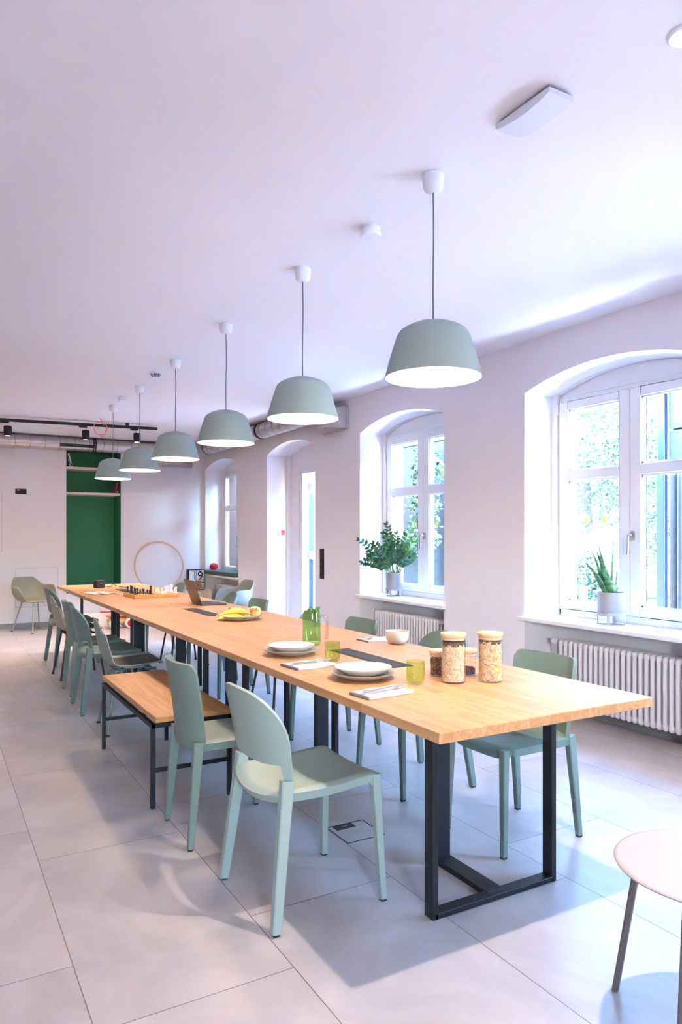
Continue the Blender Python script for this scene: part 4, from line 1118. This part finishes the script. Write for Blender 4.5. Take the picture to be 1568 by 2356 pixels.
# fruit
plate('fruit_plate', 'wide speckled plate of fruit in the middle of the tables', (1.900, 4.77, Z), [(0, 0), (.10, 0), (.115, .004), (.155, .024), (.163, .032), (.160, .034), (.150, .028), (.11, .010), (0, .008)], M['ceramic'], 'plate')
def banana(loc, rz, pitch, la, k=1.):
    t = thing('banana', la, 'banana', loc, rz, 'bananas on the fruit plate'); t.rotation_euler = (pitch, 0, rz)
    pts = [(.105 * sin(a) * k, -.12 * (1 - cos(a)) * 1.0, .0) for a in [radians(-58 + 116 * i / 16) for i in range(17)]]
    rad = [.0055, .009, .0125, .0150, .0165, .0175, .018, .018, .018, .018, .0178, .0172, .0160, .0140, .0105, .007, .0045]
    build('peel', MB().tube(pts, rad, 7), M['banana'], t, smooth=20)
    a, b = Vector(pts[0]), Vector(pts[-1]); d0 = (a - Vector(pts[1])).normalized()
    build('stalk', MB().tube([a, a + d0 * .012, a + d0 * .026], [.0052, .0045, .006], 7), M['banana'], t)
    build('tip', MB().tube([b, b + (b - Vector(pts[-2])).normalized() * .005], [.0046, .003], 7), M['bananatip'], t)
    return t
banana((1.825, 4.712, Z + .030), radians(-28), radians(8), 'lower spotted banana along the plate front', 1.0)
banana((1.873, 4.742, Z + .0605), radians(-30), radians(14), 'upper spotted banana lying on the lower one', 1.12)
def apple_(loc, s, m, la, tilt=0):
    t = thing('apple', la, 'apple', loc, 0, 'apples on the fruit plate'); t.rotation_euler = (tilt, .2, 0)
    build('apple_body', MB().lathe([(0, -.026 * s), (.010 * s, -.030 * s), (.024 * s, -.026 * s), (.034 * s, -.008 * s), (.036 * s, .006 * s), (.030 * s, .022 * s), (.017 * s, .029 * s), (.006 * s, .024 * s), (0, .020 * s)], 28), m, t, smooth=70)
    build('stalk', MB().tube([(0, 0, .018 * s), (.002, .001, .036 * s)], .0016, 6), M['bark'], t)
apple_((1.972, 4.664, Z + .050), 1.05, M['apple_rg'], 'red and yellow apple at the right of the bananas', .3)
apple_((2.008, 4.745, Z + .054), 1.15, M['apple_g'], 'green apple at the right rim of the fruit plate', -.2)
apple_((1.925, 4.805, Z + .046), 1.0, M['apple_y'], 'yellow apple behind the upper banana', .1)
apple_((1.885, 4.865, Z + .050), 1.05, M['apple_rg'], 'reddish apple at the back of the fruit plate', -.2)

# laptop: hinge on the left, screen facing right
t = thing('laptop', 'open grey laptop with its lid turned to the camera', 'laptop', (2.0, 6.0, Z), radians(-2))
build('base', MB().bb(0, .215, -.152, .152, .0, .0125), M['laptop'], t, bevel=.004)
build('keyboard', MB().bb(.022, .118, -.132, .132, .0125, .0132), M['laptopkeys'], t)
build('trackpad', MB().bb(.128, .203, -.055, .055, .0125, .0129), M['laptop'], t)
lid = build('lid', MB().bb(-.006, 0, -.152, .152, .0, .215), M['laptop'], t, bevel=.002, loc=(0, 0, .011), rot=(0, radians(-19), 0))
build('screen', MB().bb(0, .0006, -.145, .145, .012, .207), M['screen'], lid, smooth=0)

# chess board in two wooden halves and its pieces
t = thing('chess_board', 'orange wooden chess box of two halves on the far table', 'chess board', (1.878, 7.015, Z), radians(2))
for x0, x1 in ((-.222, -.0015), (.0015, .222)):
    build('board_half', MB().bb(x0, x1, -.185, .185, 0, .036), M['chesswood'], t, bevel=.003)
def piece(kind, x, y, m, la, grp):
    mb = MB(); z = Z + .0364
    mb.box((0, 0, .003), (.032, .032, .006))
    if kind == 'pawn': mb.box((0, 0, .017), (.012, .012, .022)).box((0, 0, .032), (.014, .014, .010))
    elif kind == 'rook': mb.box((0, 0, .029), (.016, .016, .046)).box((0, 0, .055), (.02, .02, .010))
    elif kind == 'king': mb.box((0, 0, .042), (.013, .016, .072)).box((0, 0, .070), (.018, .008, .006))
    elif kind == 'queen': mb.loft([[Vector((a * s, b * s, zz)) for a, b in ((-1, -1), (1, -1), (1, 1), (-1, 1))] for s, zz in ((.009, .006), (.005, .045), (.009, .066), (.001, .078))])
    elif kind == 'bishop': mb.loft([[Vector((a * s, b * s, zz)) for a, b in ((-1, -1), (1, -1), (1, 1), (-1, 1))] for s, zz in ((.008, .006), (.0045, .030), (.009, .042), (.001, .060))])
    else: mb.box((0, 0, .018), (.012, .012, .026)).box((.006, 0, .038), (.026, .012, .013), Matrix.Rotation(-.5, 3, 'Y'))
    o = build('chess_piece', mb, m, loc=(x, y, z), bevel=.001, seg=1, smooth=30); o.rotation_euler = (0, 0, radians(2)); return tag(o, la, 'chess piece', grp)
rows = ['rook', 'knight', 'bishop', 'queen', 'king', 'bishop', 'knight', 'rook']
cw = .0435
for side, m, x0, x1, cn in ((-1, M['chessblack'], -.195, -.150, 'black'), (1, M['chesswhite'], .195, .150, 'white')):
    for i, kd in enumerate(rows):
        if (side, i) in ((-1, 1), (-1, 6), (1, 2)): continue
        y = -.152 + cw * i; xx = x0 if i not in (2, 5) else x0 - side * .0435 * 1.0
        piece(kd, 1.878 + xx, 7.015 + y, m, 'tall %s block chess piece standing on the wooden board' % cn, 'tall %s chess pieces' % cn)
    for i in range(8):
        if (i + (side > 0)) % 4 == 3: continue
        y = -.152 + cw * i; xx = x1 - side * .045 * (1 if i % 3 == 1 else 2.0)
        piece('pawn', 1.878 + xx, 7.015 + y, m, 'short %s pawn on the wooden chess board' % cn, '%s chess pawns' % cn)
piece('king', 1.878 - .045, 7.015 - .14, M['chessblack'], 'tall black chess piece standing next to the white pieces', None)

t = thing('cube_socket', 'black cube power socket with cable on the far table', 'power socket', (1.675, 8.50, Z), radians(15))
build('cube_body', MB().bb(-.048, .048, -.048, .048, 0, .084), M['calblack'], t, bevel=.006, seg=3)
build('top_plate', MB().bb(-.044, .044, -.044, .044, .084, .086), M['darkgrey'], t)
for q, (x, y, ax) in enumerate(((-.0485, 0, 'x'), (0, -.0485, 'y'))):
    pr = [(0, .002), (.019, .001), (.022, -.002), (.024, .001), (.024, .003), (0, .004)]
    if ax == 'x': build('socket', MB().lathe([(r, z) for r, z in pr], 18, (x, y, .044), 'x'), M['rubber'], t)
    else: build('usb_port', MB().bb(-.010, .010, -.0495, -.048, .05, .056), M['chrome'], t)
cbl = build('cable', MB().tube(smooth_path([(.045, -.01, .03), (.09, -.02, .010), (.15, .0, .008), (.19, .04, .035), (.197, .05, .055), (.20, .045, .03), (.21, -.06, .008), (.19, -.22, .008), (.16, -.36, .008)], 6), .0035, 8), M['calblack'], t)

t = thing('magazine', 'open white magazine with pinkish photos, lying on the far table', 'magazine', (1.53, 7.68, Z), radians(13))
def page(sx):
    g = []
    for i in range(9):
        u = i / 8; g.append([(sx * u * .115, y, .002 + .010 * sin(pi * min(1, u * 1.15)) * (1 - .5 * u)) for y in (-.17, -.06, .06, .17)])
    return g
for sx in (-1, 1):
    p = build('page', MB().sheet(page(sx), .0015, flip=sx < 0), M['paper'], t, smooth=60)
    pr = [[(x, max(-.14, min(.02, y)), z + .0008) for (x, y, z) in r] for r in page(sx)[2:8]] if sx > 0 else [[(x, max(-.15, min(-.07, y)), z + .0008) for (x, y, z) in r] for r in page(sx)[3:7]]
    build('printed_photo', MB().sheet(pr, .0004, flip=sx < 0), M['print'], p)

o = build('power_cable', MB().tube(smooth_path([(1.83, 6.02, .72), (1.84, 6.0, .5), (1.89, 6.02, .35), (1.86, 6.05, .2), (1.80, 6.08, .03), (1.78, 6.3, .006), (1.82, 6.5, .006)], 6), .004, 8), M['calblack']); tag(o, 'black power cable hanging below the middle table', 'cable')

# ------------------------------------------------------------------ plants
RV = Vector((.868, -.496, 0)); FV = Vector((.496, .868, 0))
def planter(name, label, loc, r, h, foot, m):
    t = thing(name, label, 'potted plant', loc)
    build('pot', MB().lathe([(0, foot + .006), (r - .006, foot + .006), (r, foot + .014), (r, foot + h), (r - .006, foot + h), (r - .007, foot + h - .02), (0, foot + h - .022)], 48), m, t, smooth=50)
    st = MB(); st.lathe([(r + .001, foot - .002), (r + .004, foot - .002), (r + .004, foot + .022), (r + .001, foot + .022)], 48)
    for i in range(4):
        a = radians(28 + 90 * i); d = Vector((cos(a), sin(a), 0)); st.bar(d * (r + .001) + Vector((0, 0, foot + .01)), d * (r - .002), (.006, .020), fwd=d)
    for i in range(2):
        a = radians(28 + 90 * i); d = Vector((cos(a), sin(a), 0)); st.bar(d * (r - .002) + Vector((0, 0, .003)), d * -(r - .002) + Vector((0, 0, .003)), (.006, .020), fwd=(0, 0, 1))
    build('plant_stand', st, m, t, smooth=40)
    build('soil', MB().lathe([(r - .0075, foot + h - .03), (r - .0075, foot + h - .014), (r * .5, foot + h - .010), (0, foot + h - .008)], 30), M['soil'], t)
    return t, foot + h - .012

t, zs = planter('leafy_potted_plant', 'leafy dark green houseplant in taupe pot on the second window sill', (4.133, 6.125, .7375), .0865, .178, .062, M['pot'])
SC = .00445
def frond(tip, depth, n, base, wide=1., dark=0):
    b = Vector((base[0], base[1], zs)); e = RV * (tip[0] * SC) + FV * depth + Vector((0, 0, zs - tip[1] * SC))
    mid = b.lerp(e, .5) + Vector((0, 0, .06 if tip[1] > -60 else .025)); mid.x += (b.x - e.x) * .12; mid.y += (b.y - e.y) * .12
    pts = [b * (1 - q) ** 2 + mid * 2 * q * (1 - q) + e * q * q for q in [i / 14 for i in range(15)]]
    mb = MB(); mb.cur = 1; mb.tube(pts, [.0048 - .0034 * i / 14 for i in range(15)], 6); mb.cur = 0
    tot = len(pts) - 1; side = RV.lerp(FV, .15) if abs((e - b).normalized().dot(RV)) < .8 else Vector((0, 0, 1))
    for k in range(n):
        q = .30 + .70 * k / (n - 1); f = q * tot; i = min(int(f), tot - 1); p = pts[i].lerp(pts[i + 1], f - i); tg_ = (pts[i + 1] - pts[i]).normalized()
        for s in (-1, 1):
            if k == n - 1 and s == 1: d = tg_
            else:
                sd = (side - tg_ * side.dot(tg_)).normalized(); nz = tg_.cross(sd)
                d = (sd * s * .82 + tg_ * .55 + nz * random.uniform(-.35, .35)).normalized()
            L = (.070 - .022 * abs(q - .55) / .45) * wide * random.uniform(.85, 1.1); W = L * .27
            wv = d.cross(tg_.cross(d).normalized() if k < n - 1 or s < 0 else FV).normalized()
            if wv.length < .1: wv = d.orthogonal().normalized()
            up = wv.cross(d); g = []
            for u, w in ((0, .12), (.2, .75), (.42, 1), (.65, .85), (.85, .45), (1, .03)):
                c = p + d * (L * u) - up * (L * .10 * u * u); g.append([c - wv * W * w + up * W * .25 * w, c, c + wv * W * w + up * W * .25 * w])
            mb.sheet(g, .0008)
    build('frond', mb, [M['leaf'], M['stem']], t, smooth=60)
# tips given from the pot rim: right(+)/left(-), up(-)
for a in (((-80, -78), .05, 9, (-.04, .02)), ((-73, -28), -.05, 9, (-.05, -.01)), ((-16, -112), .03, 11, (-.01, .02)), ((-24, -92), -.06, 10, (-.02, -.02)), ((44, -120), .04, 10, (.02, .0)), ((54, -88), -.01, 9, (.03, -.02)),
          ((50, -44), -.05, 8, (.04, -.03)), ((-46, -70), -.02, 9, (-.03, .0)), ((24, -66), .07, 9, (.02, .03)), ((0, -72), -.12, 9, (0, -.04)), ((-58, -44), .04, 9, (-.03, .03)), ((28, -36), -.10, 8, (.02, -.04)), ((-32, -46), -.10, 8, (-.02, -.04)), ((6, -90), .08, 9, (0, .04)), ((38, -70), .05, 8, (.03, .02)), ((-20, -60), .10, 9, (-.01, .04)), ((14, -50), -.08, 8, (.01, -.04)), ((-40, -24), -.06, 7, (-.04, -.03))):
    frond(*a)

t, zs = planter('snake_plant', 'snake plant with upright pointed leaves in grey pot by the near window', (4.098, 3.395, .7375), .0915, .158, .066, M['potgrey'])
SC2 = .00301
def blade(tip, depth, base, w, twist):
    b = Vector((base[0], base[1], zs - .01)); e = RV * (tip[0] * SC2) + FV * depth + Vector((0, 0, zs - tip[1] * SC2)); mid = b.lerp(e, .5) + Vector((0, 0, .03)) - RV * (tip[0] * SC2 * .12)
    g = []; wv0 = (RV * cos(twist) + FV * sin(twist))
    for i in range(13):
        q = i / 12; p = b * (1 - q) ** 2 + mid * 2 * q * (1 - q) + e * q * q; d = ((mid - b) * (1 - q) + (e - mid) * q).normalized()
        wv = (wv0 - d * wv0.dot(d)).normalized(); nn = d.cross(wv); W = w * (.55 + .45 * sin(pi * min(1, q * 1.3 + .1))) * (1 - q ** 3.5) + .0006
        g.append([p - wv * W + nn * W * .35, p - wv * W * .5 + nn * W * .05, p, p + wv * W * .5 + nn * W * .05, p + wv * W + nn * W * .35])
    build('leaf', MB().sheet(g, .0022), M['snake'], t, smooth=60)
for a in (((-62, -72), -.01, (-.035, .01), .019, .1), ((-43, -98), .02, (-.03, .02), .020, .5), ((-36, -97), -.02, (-.012, 0), .026, -.2), ((-26, -113), .04, (.015, .03), .020, .4), ((6, -131), .0, (.02, .01), .022, 1.0),
          ((-33, -56), -.06, (-.015, -.035), .027, .0), ((9, -62), -.04, (.03, -.02), .020, .9), ((-8, -48), .03, (.02, .035), .018, .2)):
    blade(*a)

# ------------------------------------------------------------------ outside
struct('ground_terrace', MB().bb(XO, 40, -15, 40, -.35, -.12).bb(-20, XO, -25, YF - .2, -.35, -.12), M['paving'], smooth=0)
struct('ground_dark_strip', MB().bb(XO, 5.7, -12, 40, -.12, -.09), M['soil'], smooth=0)  # dark strip added to cut ground light bounced onto the window reveals
# annex wing beyond the near window: blue post, corrugated cladding, soffit, upper panels
t = thing('annex_building', 'grey annex with corrugated cladding and blue post outside the near window', 'building', (7.0, 0, -.12))
mb = MB(); n = 70
g = []
for i in range(n * 4 + 1):
    y = 5.035 - i * (6.2 / (n * 4)); g.append([(.02 + .03 * sin(2 * pi * i / 8 * 1.0), y, 0.05), (.02 + .03 * sin(2 * pi * i / 8), y, 2.18)])
build('cladding', MB().sheet(g, .01), M['cladding'], t, smooth=60)
build('post', MB().bb(-.06, .0, 5.045, 5.135, 0, 3.1), M['bluepost'], t, bevel=.008)
build('post_cover', MB().bb(-.075, -.062, 5.05, 5.13, 0, 2.15), M['palepost'], t)
up = MB()
for a_, b_ in ((3.6, 5.035), (2.2, 3.58), (.8, 2.18), (-1.2, .78)): up.bb(.0, .05, a_, b_, 2.22, 2.62); up.bb(.0, .05, a_, b_, 2.64, 3.05)
build('upper_panel', up, M['panel'], t, bevel=.004)
build('soffit', MB().bb(-1.25, .10, -1.2, 5.05, 3.12, 3.22), M['soffit'], t)
build('side_wall', MB().bb(.06, 5, 4.94, 5.03, 0, 3.2).bb(.06, 5, -1.2, 4.95, 3.2, 3.3).bb(.06, .2, -1.2, 4.93, 0, 3.2), M['facade'], t)
# glazed wing beyond second window and door
t = thing('glazed_wing', 'blue-grey glazed wing outside the second window and the doorway', 'building', (6.6, 0, -.12))
gl = MB(); fr = MB()
for i in range(1):
    y = 8.4 + i * 1.25
    build('glass_panel', MB().bb(.03, .05, y + .05, y + 1.2, .55, 2.9), M['facglass'], t, smooth=0)
    fr.bb(0, .09, y - .05, y + .05, 0, 3.05)
fr.bb(0, .09, 8.35, 9.7, 2.9, 3.05); fr.bb(0, .09, 8.35, 9.7, .45, .55); fr.bb(0, .09, 9.6, 9.7, 0, 3.05)
build('facade_frame', fr, M['palepost'], t, bevel=.005)
build('plinth', MB().bb(.0, .12, 8.35, 9.7, 0, .45), M['panel'], t)
build('roof', MB().bb(-.05, 1.2, 8.3, 9.72, 3.05, 3.2), M['soffit'], t); build('rear_wall', MB().bb(1.0, 1.1, 8.4, 9.7, 0, 3.05), M['facade'], t)
t = thing('door_view_panels', 'blue and teal cabinet standing for reflections outside the open door', 'panelling', (5.30, 9.74, -.12))  # coloured panels put in for teal and blue reflections in the doorway
build('blue_panel', MB().bb(-.55, .0, -.35, -.005, .02, 1.15), M['bluesheet'], t, bevel=.004); build('teal_panel', MB().bb(-.5, -.05, -.05, -.005, 1.16, 2.1), M['tealsheet'], t)
o = build('side_building', MB().bb(5.35, 6.5, 9.75, 18, -.12, 3.6), M['brickfar'], bevel=.01); tag(o, 'brown brick building close outside the far corner window', 'building')
o = build('sky_block_canopy', MB().bb(4.52, 6.0, 6.4, 9.74, 2.76, 2.84), M['soffit']); tag(o, 'flat canopy added outside the doorway to block the sky', 'canopy')  # added to keep sky light off the doorway and window reveals
# house behind the garden
t = thing('house', 'pale rendered house far behind the garden trees', 'building', (16, 12, -.12))
build('house_wall', MB().bb(0, 6, -6, 16, 0, 9), M['facade'], t)
for i in range(5):
    for z in (1.0, 4.0): build('house_window', MB().bb(-.03, .0, -5 + i * 3, -3.8 + i * 3, z, z + 1.6), M['facglass'], t, smooth=0)
build('house_roof', MB().bb(-.4, 6.4, -6.4, 16.4, 9, 9.3), M['terracotta'], t)
# garden wall and planting
o = build('garden_wall', MB().bb(10.6, 10.85, 5.4, 16, -.12, .65), M['terracotta'], bevel=.01); tag(o, 'low terracotta garden wall beyond the terrace', 'wall')
def tree(name, label, cat, loc, blobs, nleaf, lsize, m, trunk=None, seed=1, grp=None):
    rr = random.Random(seed); t = thing(name, label, cat, loc, 0, grp); mb = MB()
    for _ in range(nleaf):
        c, r = rr.choice(blobs); d = Vector((rr.gauss(0, 1), rr.gauss(0, 1), rr.gauss(0, 1))).normalized(); p = Vector(c) + d * r * (.55 + .45 * rr.random())
        a = Vector((rr.gauss(0, 1), rr.gauss(0, 1), rr.gauss(0, .5) - .4)).normalized(); b = a.cross(d); b = b.normalized() if b.length > .05 else a.orthogonal().normalized()
        L = lsize * rr.uniform(.6, 1.2); W = L * .32; n = a.cross(b) * L * .1
        mb.add([p, p + a * L * .5 - b * W + n, p + a * L, p + a * L * .5 + b * W + n], [(0, 1, 2, 3)])
    build('foliage', mb, m, t, smooth=0)
    if trunk:
        tb = MB(); tb.tube(trunk, [.11 - .08 * i / (len(trunk) - 1) for i in range(len(trunk))], 8); build('trunk', tb, M['bark'], t)
    return t
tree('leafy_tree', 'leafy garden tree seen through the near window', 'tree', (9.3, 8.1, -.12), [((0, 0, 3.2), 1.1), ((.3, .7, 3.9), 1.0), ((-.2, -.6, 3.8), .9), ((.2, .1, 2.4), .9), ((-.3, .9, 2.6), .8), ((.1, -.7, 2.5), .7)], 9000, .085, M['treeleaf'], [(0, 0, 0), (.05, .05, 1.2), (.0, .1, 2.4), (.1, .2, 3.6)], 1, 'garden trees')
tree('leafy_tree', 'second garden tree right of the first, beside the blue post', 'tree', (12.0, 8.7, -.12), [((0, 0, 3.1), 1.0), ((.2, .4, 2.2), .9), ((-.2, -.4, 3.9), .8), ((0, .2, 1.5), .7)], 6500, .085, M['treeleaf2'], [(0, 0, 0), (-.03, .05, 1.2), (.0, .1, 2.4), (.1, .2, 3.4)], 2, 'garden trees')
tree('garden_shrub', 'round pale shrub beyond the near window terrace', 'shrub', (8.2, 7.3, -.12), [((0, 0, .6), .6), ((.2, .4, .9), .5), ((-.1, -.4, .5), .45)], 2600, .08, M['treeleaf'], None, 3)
tree('leafy_branch_tree', 'slim young tree before the glazed wing outside the second window', 'tree', (5.15, 7.0, -.12), [((0, 0, 1.9), .28), ((.05, .12, 1.5), .25), ((0, -.1, 2.3), .25)], 700, .075, M['treeleaf'], [(0, 0, 0), (.03, .02, .8), (0, .05, 1.6), (.02, .02, 2.2)], 4)
# terrace furniture
def terrace_table(loc, la):
    t = thing('terrace_table', la, 'table', loc)
    build('table_top', MB().lathe([(0, .70), (.34, .70), (.35, .71), (.34, .72), (0, .72)], 28), M['darkgrey'], t); build('table_leg', MB().tube([(0, 0, .02), (0, 0, .70)], .03, 10).lathe([(0, 0), (.22, 0), (.21, .02), (0, .03)], 24), M['darkgrey'], t)
terrace_table((7.9, 6.05, -.12), 'round dark terrace table outside the near window')
def terrace_chair(loc, rz, la, first=None):
    if first: return dup(first, loc, rz, la)
    t = thing('terrace_chair', la, 'chair', loc, rz, 'dark metal terrace chairs')
    build('seat', MB().bb(-.2, .2, -.2, .2, .44, .46), M['darkgrey'], t, bevel=.004)
    bk = MB(); bk.bb(-.215, -.195, -.2, .2, .66, .84)
    for y in (-.19, .19): bk.tube([(-.2, y, .45), (-.22, y, .82)], .01, 8)
    build('backrest', bk, M['darkgrey'], t)
    for x in (-.18, .18):
        for y in (-.18, .18): build('leg', MB().tube([(x, y, .45), (x * 1.15, y * 1.15, 0)], .01, 8), M['darkgrey'], t)
    return t
tc = terrace_chair((7.45, 6.35, -.12), radians(-35), 'dark metal terrace chair left of the terrace table')
terrace_chair((8.45, 5.95, -.12), radians(170), 'dark metal terrace chair right of the terrace table', tc)

# ------------------------------------------------------------------ light
w = bpy.data.worlds.new('sky'); S.world = w; w.use_nodes = True; nt = w.node_tree
bg = nt.nodes['Background']; sky = nt.nodes.new('ShaderNodeTexSky'); sky.sky_type = 'NISHITA'
sky.sun_disc = False; sky.sun_elevation = radians(48); sky.sun_rotation = radians(200); sky.air_density = 1.2; sky.dust_density = 1.0; sky.ozone_density = 1.0
hs = nt.nodes.new('ShaderNodeHueSaturation'); hs.inputs['Saturation'].default_value = 1.3
nt.links.new(sky.outputs[0], hs.inputs['Color']); nt.links.new(hs.outputs[0], bg.inputs['Color']); bg.inputs['Strength'].default_value = 18.0
sun = bpy.data.lights.new('sun', 'SUN'); sun.energy = 66; sun.angle = .02; sun.color = (.86, .92, 1.03)
so = bpy.data.objects.new('sun', sun); COL.objects.link(so); so.rotation_euler = Vector((.12, .78, -.60)).to_track_quat('-Z', 'Y').to_euler()
for k, (y0, y1) in OPEN.items():        # sky portals in the openings, to guide sampling
    li = bpy.data.lights.new('sky_portal', 'AREA'); li.shape = 'RECTANGLE'; li.size = y1 - y0; li.size_y = 1.75; li.cycles.is_portal = True
    lo = bpy.data.objects.new('sky_portal', li); COL.objects.link(lo); lo.location = (XO + .03, (y0 + y1) / 2, 1.6 if k != 3 else 1.2)
    if k == 3: li.size_y = 2.3
    lo.rotation_euler = Vector((-1, 0, 0)).to_track_quat('-Z', 'Y').to_euler()

li = bpy.data.lights.new('sky_portal', 'AREA'); li.shape = 'RECTANGLE'; li.size = FILL_OPENING[1] - FILL_OPENING[0]; li.size_y = FILL_OPENING[3] - FILL_OPENING[2]; li.cycles.is_portal = True
lo = bpy.data.objects.new('sky_portal', li); COL.objects.link(lo); lo.location = ((FILL_OPENING[0] + FILL_OPENING[1]) / 2, YF - .23, (FILL_OPENING[2] + FILL_OPENING[3]) / 2); lo.rotation_euler = Vector((0, 1, 0)).to_track_quat('-Z', 'Y').to_euler()

# ------------------------------------------------------------------ camera, render look
cd = bpy.data.cameras.new('camera'); co = bpy.data.objects.new('camera', cd); COL.objects.link(co)
co.location = (0, 0, 1.3458); co.rotation_euler = (pi / 2, 0, -.5193)
cd.sensor_fit = 'AUTO'; cd.sensor_width = 36; cd.lens = 1652.2 / 2356 * 36; cd.shift_y = 56.6 / 2356; cd.clip_start = .05
S.camera = co
S.view_settings.view_transform = 'Standard'; S.view_settings.look = 'None'; S.view_settings.gamma = 1; S.view_settings.exposure = 0.76
S.view_settings.use_curve_mapping = False
c = S.cycles; c.use_denoising = True; c.max_bounces = 8; c.adaptive_threshold = .025; c.diffuse_bounces = 4; c.glossy_bounces = 4; c.transmission_bounces = 8; c.transparent_max_bounces = 12
c.sample_clamp_indirect = 30; c.caustics_reflective = False; c.caustics_refractive = False; c.blur_glossy = .5
